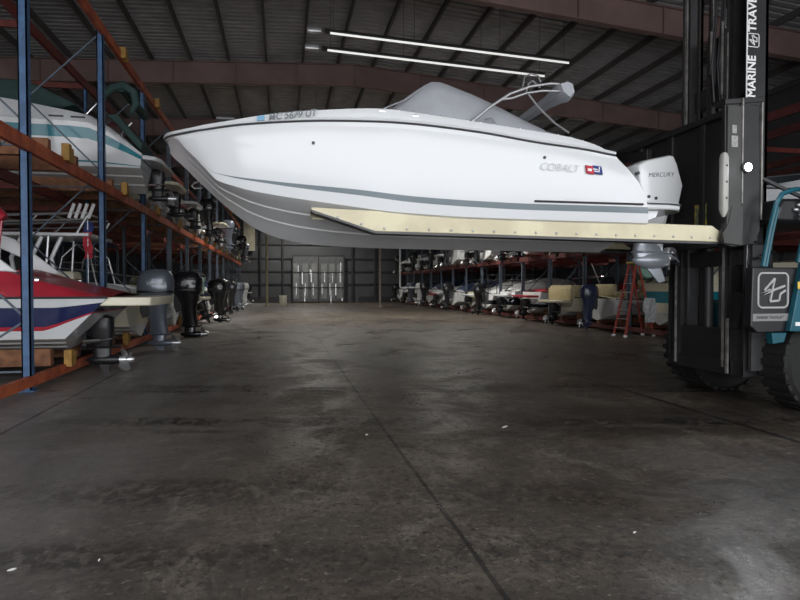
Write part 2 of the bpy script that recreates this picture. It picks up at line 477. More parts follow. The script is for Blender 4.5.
# ------------------------------------------------------------------ outboards and sterndrives (cached meshes)
CACHE = {}
def cached(key, fn):
    if key not in CACHE: CACHE[key] = fn()
    return CACHE[key]
def sup(cx, cy, z, a, b, e=2.6, n=20, yaw=0):
    out = []
    for k in range(n):
        t = 2*PI*k/n; c, s = math.cos(t), math.sin(t)
        out.append((cx + a*math.copysign(abs(c)**(2/e), c), cy + b*math.copysign(abs(s)**(2/e), s), z))
    return out
def prop_mesh(m, c, r, mi=0, n=3):
    for k in range(n):
        a = 2*PI*k/n
        u = Vector((0, math.cos(a), math.sin(a))); v = Vector((0, -math.sin(a), math.cos(a))); ax = Vector((1, 0, 0)); c0 = Vector(c)
        rings = []
        for f, w in ((.15, .25), (.45, .5), (.75, .55), (.97, .25)):
            p = c0 + u*r*f
            d = (v*.8 + ax*.6).normalized()*r*w; t = (ax*.8 - v*.6).normalized()*.012
            rings.append([p-d-t, p+d-t, p+d+t, p-d+t])
        m.ring_loft(rings, True, mi)
    m.lathe([(.02, -.1), (.06, -.08), (.06, .08), (.035, .13)], c, 'x', 12, mi)
def outboard(parent, loc, cowl_m, leg_m, tilt=0, scale=1.0, propm=None, stripe=None):
    propm = propm or grime
    def leg():
        m = MB()
        m.ring_loft([sup(.21, 0, .02, .32, .21), sup(.22, 0, -.1, .28, .19), sup(.23, 0, -.25, .22, .15), sup(.25, 0, -.5, .18, .11), sup(.27, 0, -.78, .2, .075)])
        m.ring_loft([sup(.3, 0, -.78, .26, .11), sup(.3, 0, -.8, .27, .12), sup(.3, 0, -.83, .2, .05)])
        m.ring_loft([sup(.27, 0, -.8, .14, .05), sup(.26, 0, -1.0, .13, .06)])
        m.lathe([(.005, -.1), (.05, -.04), (.075, .05), (.078, .3), (.06, .42)], (.12, 0, -1.0), 'x', 14)
        m.prism([(.2, -1.05), (.36, -1.05), (.36, -1.27), (.31, -1.29)], 'y', -.012, .012)
        return m.mesh('outboard_leg', [leg_m], 45)
    def cowl():
        m = MB()
        R = [sup(.2, 0, 0, .3, .2), sup(.2, 0, .06, .36, .235), sup(.2, 0, .2, .385, .245), sup(.21, 0, .38, .38, .235), sup(.22, 0, .5, .34, .215), sup(.23, 0, .58, .27, .17), sup(.24, 0, .615, .15, .1)]
        m.ring_loft(R); m.ring_loft([sup(.2, 0, .1, .378, .25), sup(.2, 0, .125, .392, .255), sup(.2, 0, .15, .388, .25)], mi=1)
        return m.mesh('outboard_cowl', [cowl_m, stripe or black], 45)
    def bracket():
        m = MB()
        for sy in (-1, 1): m.prism([(-.1, .0), (.06, .03), (.1, -.35), (-.04, -.45), (-.1, -.3)], 'y', sy*.1, sy*.14)
        m.tube([(.0, -.14, -.02), (.0, .14, -.02)], .035); m.tube([(-.04, -.08, -.35), (.08, -.08, -.12)], .03); m.tube([(-.04, .08, -.35), (.08, .08, -.12)], .03)
        return m.mesh('outboard_bracket', [grime], 40)
    def prop():
        m = MB(); prop_mesh(m, (.6, 0, -1.0), .19); return m.mesh('outboard_propeller', [propm], 40)
    o = link('outboard_motor', cached(('leg', leg_m.name), leg), parent, loc, (0, -tilt, 0)); o.scale = (scale,)*3
    link('cowl', cached(('cowl', cowl_m.name, (stripe or black).name), cowl), o); link('transom_bracket', cached(('br',), bracket), o); link('propeller', cached(('prop', propm.name), prop), o)
    return o
def sterndrive(parent, loc, tilt=0, propm=None, scale=1.0):
    propm = propm or alum
    def leg():
        m = MB()
        m.ring_loft([[(x, y*.9, z) for y, z in ((-.18, -.22), (.18, -.22), (.2, .2), (-.2, .2))] for x in (0, .06)])
        m.ring_loft([sup(.2, 0, .26, .1, .1), sup(.22, 0, .2, .2, .13), sup(.22, 0, .02, .2, .12), sup(.24, 0, -.25, .15, .07)])
        m.tube([(.03, 0, .02), (.1, 0, .02)], .13)
        m.ring_loft([sup(.28, 0, -.24, .26, .12), sup(.28, 0, -.27, .25, .1)])
        m.ring_loft([sup(.24, 0, -.26, .14, .045), sup(.24, 0, -.45, .13, .06)])
        m.lathe([(.005, -.1), (.05, -.03), (.075, .06), (.075, .3), (.055, .4)], (.1, 0, -.46), 'x', 14)
        m.prism([(.18, -.5), (.34, -.5), (.34, -.7), (.28, -.71)], 'y', -.012, .012)
        return m.mesh('drive_leg', [black], 40)
    def ram(sy):
        m = MB()
        for sy in (sy,):
            m.tube([(.02, sy, -.16), (.26, sy, -.14)], .035); m.tube([(.26, sy, -.14), (.42, sy, -.12)], .014)
        return m.mesh('trim_ram', [chrome], 40)
    def prop():
        m = MB(); prop_mesh(m, (.58, 0, -.46), .19); return m.mesh('drive_propeller', [propm], 40)
    o = link('sterndrive', cached(('sd',), leg), parent, loc, (0, -tilt, 0)); o.scale = (scale,)*3
    [link('trim_ram', cached(('ram', q), lambda: ram(q)), o) for q in (-.15, .15)]; link('propeller', cached(('sprop', propm.name), prop), o)
    return o

# ------------------------------------------------------------------ generic boat: stern at x=0, bow towards -x, keel z=0
def boat(label, loc, rotz, L=6.4, B=2.3, H=1.15, bands=None, bottom=None, deck_m=None, deck_h=.25, deck_rise=.1, engine='sd', eng_m=None, leg_m=None,
         cover=None, cover_h=.45, shield=True, platform=.55, tower=False, top=None, group=None, tilt=0, detail=True, transom_rake=.15, stripe=None,
         seats=None, propm=None, arch=False, engine_scale=1.0, canopy_fold=None, swoop=0.0, twin=False, drop=0.0, plat=None, plat_m=None, eng_at=None, swl=.3, rake_pow=6, dramp=.3):
    bands = bands or [(1.0, white)]; bottom = bottom or greyw; deck_m = deck_m or white
    root = thing('boat', label, 'boat', loc, rotz, group)
    NS = 26 if detail else 14
    T = sorted(set([(i/(NS-1)) for i in range(NS)] + ([.006, .012, .018, .024, .03] if detail else [])))
    def hb(t): return B/2*(1 - max(0, (t-.45)/.55)**2.3)*(.97+.03*min(1, t*6))
    def cb(t): return B/2*.88*(1 - max(0, (t-.35)/.65)**1.9)
    def sz(t): return H*(1 + .16*t*t)*(1 - drop*max(0, 1-t/.13)**1.3)
    def cz(t): return H*(.3 + .55*max(0, (t-.35)/.65)**2.2)
    def kz(t): return H*.78*max(0, (t-.55)/.45)**2.4
    def X(t, z): return -L*t + transom_rake*(1-t)*(1 - z/H)*0 - transom_rake*(z/H)*(1-t)**rake_pow
    bl = []
    mats = [bottom]
    rows_f = [0.0]
    prev = 0
    for f, mt in bands:
        n = max(1, round((f-prev)*5))
        for k in range(n): rows_f.append(prev+(f-prev)*(k+1)/n); bl.append(len(mats))
        mats.append(mt); prev = f
    def section(t):
        half = []
        k, c, s = kz(t), cz(t), sz(t)
        for a, dz in ((0, 0), (.34, -.012), (.36, .012), (.68, -.012), (.7, .012)):
            half.append((a*cb(t), k+(c-k)*a+dz*min(1, 4*(1-t))))
        half.append((cb(t)*.97, c-.015)); half.append((cb(t), c))
        for f in rows_f[1:]:
            # let stripe bands taper upward near the stern when swoop is set
            z = c+(s-c)*f; y = cb(t)+(hb(t)-cb(t))*(f**.8)
            if swoop and t < swl and f < .99: z = min(s-.01*(1-f), z + swoop*(1-t/swl)**1.5*(s-z))
            half.append((y, z))
        return half
    nb = 6
    m = MB(); rows = []
    for t in T:
        h = section(t)
        pr = [(X(t, z), -y, z) for y, z in h[::-1]] + [(X(t, z), y, z) for y, z in h[1:]]
        rows.append(pr)
    n = len(rows[0]); mid = n//2
    def mif(i, j):
        d = (mid-1-j) if j < mid else (j-mid)
        return 0 if d < nb else bl[min(d-nb, len(bl)-1)]
    m.grid(rows, mif=mif)
    # transom
    pr = rows[0]
    for j in range(mid):
        a = [m.bm.verts.new(Vector(p)) for p in (pr[j], pr[j+1], pr[n-2-j], pr[n-1-j])]
        try: m.bm.faces.new(a).material_index = mif(0, j)
        except ValueError: pass
    part('hull', m, mats, root, smooth=30, weld=.002)
    # rub rail
    m = MB()
    for sy in (-1, 1): m.tube([(X(t, sz(t)), sy*(hb(t)+.005), sz(t)) for t in T], .022, 6)
    part('rub_rail', m, darkline if not stripe else stripe, root)
    # deck: raised coaming, foredeck and sunk cockpit
    def dh(t): return deck_h*(min(1, t/dramp)**.8) + deck_rise*min(1, max(0, (t-.15)/.3)) - deck_h*.65*max(0, (t-.7)/.3)
    m = MB(); rows = []
    for i, t in enumerate(T):
        s = sz(t); h = hb(t); d = dh(t); ck = .1 < t < .52
        inner = max(0, h-.32); zi = s+d-(.5 if ck else -.03)
        half = [(max(0, h-.01), s), (max(0, h-.07), s+d*.55), (max(0, h-.16), s+d), (max(0, h-.3), s+d+.01), (inner, s+d+.01 if not ck else zi), (inner*.5, zi+(.03 if not ck else 0)), (0, zi+(.05 if not ck else 0))]
        x = X(t, s)
        rows.append([(x, -y, z) for y, z in half] + [(x, y, z) for y, z in half[::-1][1:]])
    m.grid(rows)
    pr = rows[0]; nn = len(pr)
    part('deck', m, [deck_m], root, smooth=32, weld=.002)
    zt = sz(.45)+dh(.45)
    if shield and not cover:
        m = MB(); rows = []
        for k in range(13):
            a = PI*(k/12-.5); y = (B/2-.22)*math.sin(a); x = -L*.53 - .55*math.cos(a)**.7 if abs(math.cos(a)) > 1e-6 else -L*.53
            if k in (0, 12): x = -L*.4
            rows.append([(x, y, zt-.02), (x+.28, y*.92, zt+.42-(.12 if k in (0, 12) else 0))])
        m.grid(rows)
        o = part('windshield', m, [glass_dark], root, smooth=40)
        s_ = o.modifiers.new('thick', 'SOLIDIFY'); s_.thickness = .012
        f = MB(); f.tube([r[1] for r in rows], .018, 6); part('windshield_frame', f, alum, root)
    if cover:
        m = MB(); rows = []
        for k in range(15):
            u = k/14; t = .06+.6*u; h = hb(t)-.05; s = sz(t)+dh(t)*.9
            top_z = s + cover_h*(.25+.75*math.sin(PI*min(1, u*.9+.12))**.8) if u < 1 else s+.02
            if u == 0: top_z = s+.1
            x = X(t, s); hh = .62*h
            rows.append([(x, -h, s-.06), (x, -h+.02, s+.02), (x, -hh, s+(top_z-s)*.75), (x, -hh*.5, top_z-.02), (x, 0, top_z), (x, hh*.5, top_z-.02), (x, hh, s+(top_z-s)*.75), (x, h-.02, s+.02), (x, h, s-.06)])
        m.grid(rows)
        for r in (rows[0], rows[-1]):
            m.bm.faces.new([m.bm.verts.new(Vector(p)) for p in r])
        part('cover', m, [cover], root, smooth=50, weld=.002)
    if seats and not cover:
        m = MB()
        m.box((-.5*L*.22, 0, sz(.1)+.08), (.4, B*.62, .34), bev=.05); m.box((-.35, 0, sz(.1)+.32), (.14, B*.62, .42), bev=.05)
        part('stern_seat', m, seats, root)
        for sy in (-1, 1):
            m = MB(); m.box((-L*.36, sy*B*.22, zt-.12), (.46, .46, .14), bev=.04); m.box((-L*.36+.22, sy*B*.22, zt+.15), (.12, .46, .5), bev=.04); part('helm_seat', m, seats, root)
    if platform:
        m = MB(); w = hb(0)*.95; zp = sz(0)*(.8 if not arch else .9) if platform < 1 else sz(0)*.93
        poly = [(-.05, -w), (platform*.6, -w), (platform*.9, -w*.86), (platform, -w*.6), (platform, w*.6), (platform*.9, w*.86), (platform*.6, w), (-.05, w)]
        if plat:
            px0, px1, zp, th = plat; poly = [(px0, -w), (px1-.35, -w*.97), (px1-.1, -w*.85), (px1, -w*.6), (px1, w*.6), (px1-.1, w*.85), (px1-.35, w*.97), (px0, w)]
            m.prism(poly, 'z', zp-th, zp+th)
        else: m.prism(poly, 'z', zp-.05, zp+.05)
        part('swim_platform', m, plat_m or deck_m, root, smooth=30, bevel=.02)
        if detail and not plat:
            m = MB()
            for sy in (-.5, .5): m.bar((0, sy*w, zp-.3), (platform*.6, sy*w, zp-.06), .04, .04)
            part('platform_bracket', m, chrome, root)
    if engine == 'sd':
        sterndrive(root, eng_at or (0, 0, H*.42), tilt, propm, engine_scale)
    elif engine == 'ob':
        for yy in ((-.36, .36) if twin else (0,)):
            outboard(root, (.12, yy, H*.92+.05), eng_m or engblack, leg_m or eng_m or engblack, tilt, engine_scale, propm)
    if tower:
        m = MB(); x0 = -L*.42; w = B/2-.12; zz = sz(.4)+dh(.4)
        for sy in (-1, 1):
            m.tube([(x0+.5, sy*w, zz-.1), (x0+.3, sy*w*.95, zz+.8), (x0-.1, sy*w*.8, zz+1.15)], .025); m.tube([(x0-.6, sy*w, zz-.1), (x0-.45, sy*w*.95, zz+.75), (x0-.1, sy*w*.8, zz+1.15)], .025)
            m.tube([(x0+.35, sy*w*.96, zz+.6), (x0-.42, sy*w*.96, zz+.6)], .02)
        m.tube([(x0-.1, -w*.8, zz+1.15), (x0-.1, w*.8, zz+1.15)], .025); m.tube([(x0+.3, -w*.95, zz+.8), (x0+.3, w*.95, zz+.8)], .02)
        part('wake_tower', m, alum, root)
        if top:
            m = MB(); m.box((x0-.1, 0, zz+1.2), (1.5, w*1.9, .07), bev=.03); part('tower_canopy', m, top, root)
    if canopy_fold:
        m = MB(); x0 = -L*.12; zz = sz(.12)+dh(.12)
        pts = [(x0-.1, -B*.42, zz+.1), (x0+.05, -B*.42, zz+.55), (x0+.1, -B*.2, zz+.75), (x0+.1, B*.2, zz+.75), (x0+.05, B*.42, zz+.55), (x0-.1, B*.42, zz+.1)]
        m.tube(pts, .09, 8); part('folded_canopy', m, canopy_fold, root)
    if detail:
        m = MB()
        for sy in (-1, 1):
            for t in (.05, .5, .85):
                c = Vector((X(t, 1), sy*max(.02, hb(t)-.1), sz(t)+dh(t)+.03)); m.tube([c-Vector((.08, 0, -.02)), c+Vector((.08, 0, .02))], .012, 6); m.box(c-Vector((0, 0, .02)), (.06, .02, .03))
        part('cleat', m, chrome, root)
    return root

# ================================================================== LEFT RACK BOATS
LX = -3.82
for i in range(12):
    yb = LY[i]+2.0
    bunks(left, LX, -1, yb, .38, LY[0]); bunks(left, LX, -1, yb, 4.01, LY[0]); 
    m = MB(); m.box((.13, LY[i]+1.4-LY[0], 7.2), (.14, .18, .26)); m.box((.13, LY[i]+1.62-LY[0], 7.18), (.1, .12, .22)); part('bunk_end_block', m, blockyellow, left, smooth=0, bevel=.012)
# bay 1, floor: the red, white and navy cruiser
A = boat('red, white and navy cruiser with white arch at nearest left rack floor level', (-3.9, 12.15, .42), 0, L=8.2, B=2.45, H=1.0,
         bands=[(.2, white), (.3, red), (.76, navy), (1.0, white)], bottom=greyw, deck_m=red, deck_h=.5, deck_rise=.2, platform=1.15, engine='sd', shield=False, propm=alum, swoop=.5, swl=.03, transom_rake=-1.0, rake_pow=24, dramp=.1, engine_scale=1.2,
         plat=(.7, 1.75, .93, .075), plat_m=cream, eng_at=(.3, 0, .36))
m = MB()
AP = [(x_-.3, z_) for x_, z_ in [(-.12, 1.43), (-1.0, 2.14), (-2.1, 2.5), (-2.6, 2.42), (-1.9, 2.2), (-1.25, 1.95), (-.9, 1.78), (-.72, 1.6), (-.75, 1.46)]]
m.prism(AP, 'y', -1.08, -1.0); m.prism(AP, 'y', 1.0, 1.08); m.box((-2.2, 0, 2.44), (.6, 2.1, .07))
part('radar_arch', m, white, A, bevel=.02, split=False)
m = MB(); m.tube([(-1.35, -1.02, 2.45), (-1.1, -1.02, 2.55), (-.85, -1.02, 2.5), (-.62, -1.02, 2.33)], [.08, .15, .15, .07], 10); m.tube([(-.75, -1.02, 1.6), (-.66, -1.02, 2.35)], .025); part('rolled_canvas', m, red, A, label='rolled dark red canvas')
# bay 2, upper: white cruiser with the teal stripe
Bt = boat('white cruiser with teal stripe and dark green canvas on the nearest upper left rack', (-3.3, 16.15, 3.95), 0, L=9.2, B=2.7, H=1.42,
          bands=[(.09, white), (.13, teal), (.62, white), (.87, teal), (1.0, white)], bottom=greyw, deck_m=white, deck_h=.38, deck_rise=.12, platform=.6, engine='sd', shield=False, drop=.5, stripe=white, transom_rake=-.3,
          plat=(.1, .5, .68, .05), plat_m=white, eng_at=(.0, 0, .35))
def toB(x, z): return (x+3.3, z-3.95)
m = MB()
for sy in (-1.22, 1.22): m.tube([(toB(-4.35, 0)[0], sy, 1.6), (toB(-3.93, 0)[0], sy, 2.08)], .022)
part('canopy_strut', m, chrome, Bt)
m = MB()
P = [(-4.0, 5.95), (-3.8, 6.17), (-3.55, 6.25), (-3.33, 6.1), (-3.28, 5.85), (-3.4, 5.62)]
for sy in (-1.22,): m.tube([(toB(*p)[0], sy, toB(*p)[1]) for p in P], [.05, .1, .11, .1, .09, .04], 10)
m.tube([(toB(-3.6, 0)[0], -1.22, 2.25), (toB(-3.6, 0)[0], 1.22, 2.25)], .1, 10)
part('folded_canopy', m, canvas_green, Bt, split=False)
m = MB(); m.prism([(toB(x, z)[0], toB(x, z)[1]) for x, z in ((-3.95, 5.58), (-3.7, 5.6), (-3.15, 4.95), (-3.2, 4.78), (-3.75, 5.4))], 'y', -1.2, 1.2)
part('stern_canvas', m, canvas_green, Bt, bevel=.03)
m = MB(); m.prism([(toB(x, z)[0], toB(x, z)[1]) for x, z in ((-7.5, 6.35), (-5.6, 6.28), (-4.6, 5.8), (-4.9, 5.72), (-7.5, 5.72))], 'y', -1.1, 1.1)
part('cockpit_canvas', m, canvas_green, Bt, bevel=.05)
m = MB(); m.box((toB(-4.95, 0)[0], -1.33, 1.5), (.3, .03, .035)); m.box((toB(-4.5, 0)[0], -1.32, 1.5), (.3, .03, .035)); part('side_vent', m, darkline, Bt)
# bay 2, floor: fishing boat with rod holders and big graphite outboard
Cb = boat('cream fishing boat with rod rack and graphite outboard behind the red white and navy cruiser', (-3.45, 16.0, .37), 0, L=7.2, B=2.3, H=1.0, bands=[(1.0, cream)], deck_m=cream, deck_h=.15, platform=0, shield=False,
          engine='ob', eng_m=enggrey, leg_m=enggrey, engine_scale=1.15, propm=alum)
text('cowl_lettering', 'YAMAHA', .09, letterw, [c for c in Cb.children if c.name.startswith('outboard_motor')][0], (.06, -.262, .27), (PI/2, 0, 0), sx=1.1)
for sy in (-.9, .9):
    for x in (-3.6, -1.9): m = MB(); m.tube([(x, sy, 1.0), (x+.1, sy*.95, 2.42)], .03); part('hardtop_post', m, alum, Cb)
m = MB()
for sy in (-.9, .9):
    m.tube([(-4.0, sy, 2.8), (-1.0, sy, 2.95)], .03); m.tube([(-4.0, sy, 2.66), (-1.05, sy, 2.8)], .022); m.tube([(-2.4, sy, 2.45), (-2.0, sy, 2.9)], .022); m.tube([(-1.2, sy, 2.45), (-.95, sy, 2.9)], .03)
for x in (-4, -2.9, -1.8, -1.0): m.tube([(x, -.9, 2.8+.05*(x+4)), (x, .9, 2.8+.05*(x+4))], .025)
part('hardtop_frame', m, alum, Cb, split=False)
for k in range(4):
    m = MB(); m.tube([(-1.35+.14*k, -.9, 2.82), (-1.23+.14*k, -.9, 3.16)], .04); part('rod_holder', m, letterw, Cb)
m = MB(); m.box((-2.6, 0, 2.44), (3.4, 2.0, .08), bev=.02); part('hardtop', m, white, Cb)
for k in range(3):
    m = MB(); m.tube([(-2.4+.42*k, -.75, 2.4), (-2.6+.42*k, -.8, 1.9), (-2.5+.42*k, -.8, 1.3)], .05); part('hardtop_pedestal', m, white, Cb)
m = MB(); m.box((-1.5, -.6, 1.45), (.5, .6, .3), bev=.08); m.tube([(-1.9, -.6, 1.4), (-1.7, -.6, 1.15), (-1.3, -.6, 1.15), (-1.2, -.6, 1.45)], .03); part('helm_seat', m, cream, Cb)
m = MB(); m.tube([(-.95, -.9, 1.05), (-.95, -.9, 2.8)], .012); part('flag_staff', m, alum, Cb)
m = MB(); m.grid([[(-.95+.03*math.sin(k*1.3)+.09*f, -.9+.06*math.cos(k*2+f), 1.9+k*.12) for f in (-1, 0, 1)] for k in range(8)], mif=lambda i, j: 1 if i > 4 else 0)
o = part('flag', m, [flagred, flagblue], Cb); o.modifiers.new('t', 'SOLIDIFY').thickness = .006
rg = random.Random(11)
ordn = ['first', 'second', 'third', 'fourth', 'fifth', 'sixth', 'seventh', 'eighth', 'ninth', 'tenth', 'eleventh', 'twelfth', 'thirteenth', 'fourteenth', 'fifteenth']
hulls = [('white', [(1.0, white)]), ('cream', [(1.0, cream)]), ('white and black', [(.55, engblack), (1.0, white)]), ('white and navy', [(.5, white), (1.0, navy)]), ('white and red', [(.4, white), (.75, red), (1.0, white)]), ('white', [(.9, white), (1.0, white)])]
eng_opts = [('black outboard', 'ob', engblack), ('sterndrive', 'sd', None), ('graphite outboard', 'ob', enggrey), ('white outboard', 'ob', engw), ('black outboard', 'ob', engblack), ('sterndrive', 'sd', None)]
cov_opts = [(None, None), ('white cover', canvas_white), (None, None), ('navy cover', canvas_navy), (None, None), ('black cover', canvas_black)]
for i in range(2, 12):
    for lv, z in ((0, .37), (1, 3.95)):
        hn, hbands = hulls[(i*2+lv*3+rg.randint(0, 1)) % 6]; en, ek, em = eng_opts[(i+lv*2+rg.randint(0, 1)) % 6]; cn, cm = cov_opts[(i+lv+rg.randint(0, 2)) % 6]
        ex = {}
        if (i, lv) == (2, 0): hn, hbands, en, ek, em, cn, cm, ex = 'white', hulls[0][1], 'big black outboard', 'ob', engblack, None, None, dict(engine_scale=1.25, tower=True, top=canvas_navy)
        if (i, lv) == (3, 0): hn, hbands, en, ek, em, cn, cm = 'cream', hulls[1][1], 'sterndrive', 'sd', None, None, None
        if (i, lv) == (4, 0): en, ek, em = 'black outboard', 'ob', engblack; ex = dict(engine_scale=1.15)
        if (i, lv) == (2, 1): en, ek, em, cn, cm = 'sterndrive', 'sd', None, None, None; ex = dict(tower=True)
        lab = f"{hn} boat, {en}{', '+cn if cn else ''}, {ordn[i]} along {'floor' if lv == 0 else 'upper'} level of left rack"
        bo = boat(lab, (-3.4 - rg.random()*.35 + (.25 if lv == 0 else .1), LY[i]+2.0+rg.uniform(-.1, .1), z), 0, L=rg.uniform(5.8, 6.8), B=rg.uniform(2.15, 2.4), H=rg.uniform(.92, 1.05), bands=hbands, deck_m=cream if hn == 'cream' else white,
             deck_h=rg.uniform(.1, .28), engine=ek, eng_m=em, leg_m=em, cover=cm, platform=rg.choice([.5, .7]) if ek == 'sd' else 0, tilt=rg.choice([0, 0, .35]) if ek == 'sd' else 0,
             propm=rg.choice([alum, chrome, grime]), detail=i < 6, tower=ex.pop('tower', rg.random() < .25 and not cm), canopy_fold=None if cm or rg.random() < .6 else canvas_black, **ex)
        if (i, lv) == (3, 0):
            m = MB(); m.ring_loft([[(x, r*math.cos(a)*1.3, 1.3+r*math.sin(a)) for a in [2*PI*k/18 for k in range(18)]] for x, r in ((-.7, .2), (-.5, .34), (.1, .36), (.3, .3), (.32, .18), (.2, .16))])
            part('rolled_mint_cover', m, canvas_mint, bo)

# ================================================================== RIGHT RACK BOATS  (rotated: bow towards +x)
for i in range(-1, 14):
    yb = RY[0]+3.1*i+1.55
    for z in (.38, 3.2):
        bunks(right, RXF, 1, yb, z, RY[0], blocks=False)
def rb(label, i, lv, dx=0, **k):
    yb = RY[0]+3.1*i+1.55
    return boat(label, (RXF-.35+dx, yb, (.37, 3.13)[lv]), PI, B=k.pop('B', 2.2), **k)
rb('cream boat with wide teal stripe on the floor level behind the red stepladder', 0, 0, dx=.45, L=7, H=1.35, bands=[(.33, cream), (.72, teal), (1.0, cream)], deck_m=cream, deck_h=.5, deck_rise=.1, platform=0, engine=None, shield=False, stripe=cream)
b1 = rb('grey fishing boat with navy outboard, left of the red stepladder', 1, 0, L=6.6, H=.8, bands=[(1.0, greyw)], deck_m=cream, deck_h=.2, engine='ob', eng_m=engnavy, leg_m=engnavy, engine_scale=.9, propm=alum, platform=0, shield=False, seats=tan)
m = MB()
for k in range(4): m.tube([(-2.4+.14*k, .4, 1.6), (-2.2+.14*k, .4, 1.95)], .03)
m.tube([(-2.6, .4, 1.1), (-2.6, .4, 2.0)], .02); m.tube([(-3.2, -.4, 1.1), (-3.6, -.4, 2.1)], .02)
part('rod_holder', m, letterw, b1)
b2 = rb('cream runabout with tan stern seats beside the navy outboard', 2, 0, L=6.3, H=.8, bands=[(1.0, cream)], deck_m=cream, deck_h=.15, engine='sd', shield=False, platform=.6)
m = MB(); m.box((-.35, 0, 1.05), (.6, 1.95, .5), bev=.05); m.box((-.1, 0, .95), (.2, 2.05, .5), bev=.04); part('stern_sunpad', m, tan, b2)
m = MB(); m.tube([(-1.6, .7, 1.1), (-1.1, .7, 2.2)], .025); part('pole_rest', m, alum, b2)
rb('long white boat with red deck trim, third boat left of the stepladder', 3, 0, L=7.2, H=1.0, bands=[(.2, engblack), (1.0, white)], deck_m=red, deck_h=.2, engine='sd', platform=.5, cover=None)
rb('black and white runabout stern, fourth boat left of the stepladder', 4, 0, L=6.4, H=1.0, bands=[(.6, engblack), (1.0, white)], deck_m=white, deck_h=.2, engine='sd', platform=.4, cover=canvas_white)
b5 = rb('white boat under flat white cover with grey frame, fifth boat left of the stepladder', 5, 0, L=7.0, H=.85, bands=[(.4, engblack), (1.0, canvas_white)], deck_m=white, deck_h=.2, engine='ob', eng_m=engblack, platform=0, cover=canvas_white, cover_h=.6)
m = MB()
for x in (-2.2, -1.2, -.3, .2): m.tube([(x, 1.1, .5), (x, 1.1, 1.9)], .02)
for z in (1.3, 1.6, 1.9): m.tube([(-2.4, 1.1, z), (.3, 1.1, z)], .02)
part('deck_rail_frame', m, grime, b5)
for i in range(6, 14):
    hn, hbands = hulls[(i*5+1) % 6]; en, ek, em = eng_opts[(i*5+1) % 6]; cn, cm = cov_opts[(i*3) % 6]
    rb(f"{hn} boat, {en}{', '+cn if cn else ''}, {ordn[i-1]} left of stepladder on right rack floor", i, 0, dx=rg.uniform(-.3, .2), L=rg.uniform(5.8, 6.8), H=rg.uniform(.9, 1.05), bands=hbands, deck_m=white, engine=ek, eng_m=em, cover=cm, platform=.4 if ek == 'sd' else 0, propm=chrome, detail=False)
for i in range(-1, 14):
    hn, hbands = hulls[0] if i < 1 else hulls[(i*3+2) % 6]; en, ek, em = eng_opts[(i*3+1) % 6]; cn, cm = cov_opts[(i*5+2) % 6]
    if i < 2: cn = cm = None
    where = 'behind the forklift cab' if i == -1 else f"{ordn[i+1]} along"
    rb(f"{hn} boat, {en}{', '+cn if cn else ''}, {where}, upper level of right rack", i, 1, dx=rg.uniform(-.2, .3), L=rg.uniform(6, 7), H=rg.uniform(.85, 1.0), bands=hbands, deck_m=white, engine=ek, eng_m=em, cover=cm, platform=.5 if ek == 'sd' else 0, propm=chrome, detail=i < 3, B=2.3)
#==MAIN==
def wpart(root, name, mb, mats, **k):
    off = -root.location
    bmesh.ops.translate(mb.bm, verts=mb.bm.verts, vec=off)
    return part(name, mb, mats, root, **k)

# ================================================================== THE BOAT ON THE FORKS
YC = 7.8
MBR = thing('boat', 'large white bowrider with grey stripe, lifted across the aisle on forks', 'boat', (1.6, YC, 2.08))
KEEL = [(-1.33, 0, 3.24), (-1.29, 0, 3.19), (-1.19, 0, 3.1), (-1.04, 0, 2.95), (-.8, 0, 2.72), (-.56, 0, 2.51), (-.32, 0, 2.34), (-.07, 0, 2.235), (.24, 0, 2.165), (.62, 0, 2.13), (1.21, 0, 2.11), (2.2, 0, 2.1), (4.42, 0, 2.09)]
KNUK = [(-1.33, 0, 3.315), (-1.31, .26, 3.31), (-1.255, .43, 3.305), (-1.17, .56, 3.285), (-1.07, .62, 3.18), (-.94, .69, 3.05), (-.82, .755, 2.92), (-.7, .805, 2.795), (-.53, .865, 2.73), (-.33, .93, 2.67), (-.01, 1.0, 2.61), (.32, 1.06, 2.56), (1.31, 1.17, 2.44), (2.24, 1.18, 2.4), (4.4, 1.18, 2.38)]
RUB = [(-1.36, 0, 3.34), (-1.34, .26, 3.335), (-1.28, .45, 3.325), (-1.17, .6, 3.32), (-.87, .81, 3.335), (-.32, 1.03, 3.375), (.51, 1.19, 3.41), (1.03, 1.24, 3.415), (1.51, 1.27, 3.4), (2.21, 1.27, 3.35), (2.93, 1.27, 3.265), (3.47, 1.26, 3.22), (3.93, 1.22, 3.17)]
DECK = [(-1.35, 0, 3.39), (-1.33, .24, 3.375), (-1.27, .42, 3.365), (-1.15, .57, 3.37), (-.87, .79, 3.40), (-.6, .9, 3.43), (-.16, 1.045, 3.485), (.51, 1.165, 3.545), (1.09, 1.215, 3.575), (1.48, 1.235, 3.545), (2.21, 1.235, 3.48), (2.93, 1.235, 3.41), (3.31, 1.23, 3.37), (3.7, 1.21, 3.29), (3.95, 1.18, 3.19)]
STZ = [(-1.34, 3.32), (-.9, 3.03), (-.7, 2.87), (-.01, 2.76), (.86, 2.68), (1.54, 2.615), (2.24, 2.585), (2.98, 2.57), (4.4, 2.57)]    # top of the stripe
STW = [(-1.34, .0), (-.72, .004), (-.4, .02), (.6, .055), (1.5, .068), (4.4, .075)]
NS = 90
def fx(tab, s):
    x0, x1 = tab[0][0], tab[-1][0]
    return x0+(x1-x0)*s
rows = []
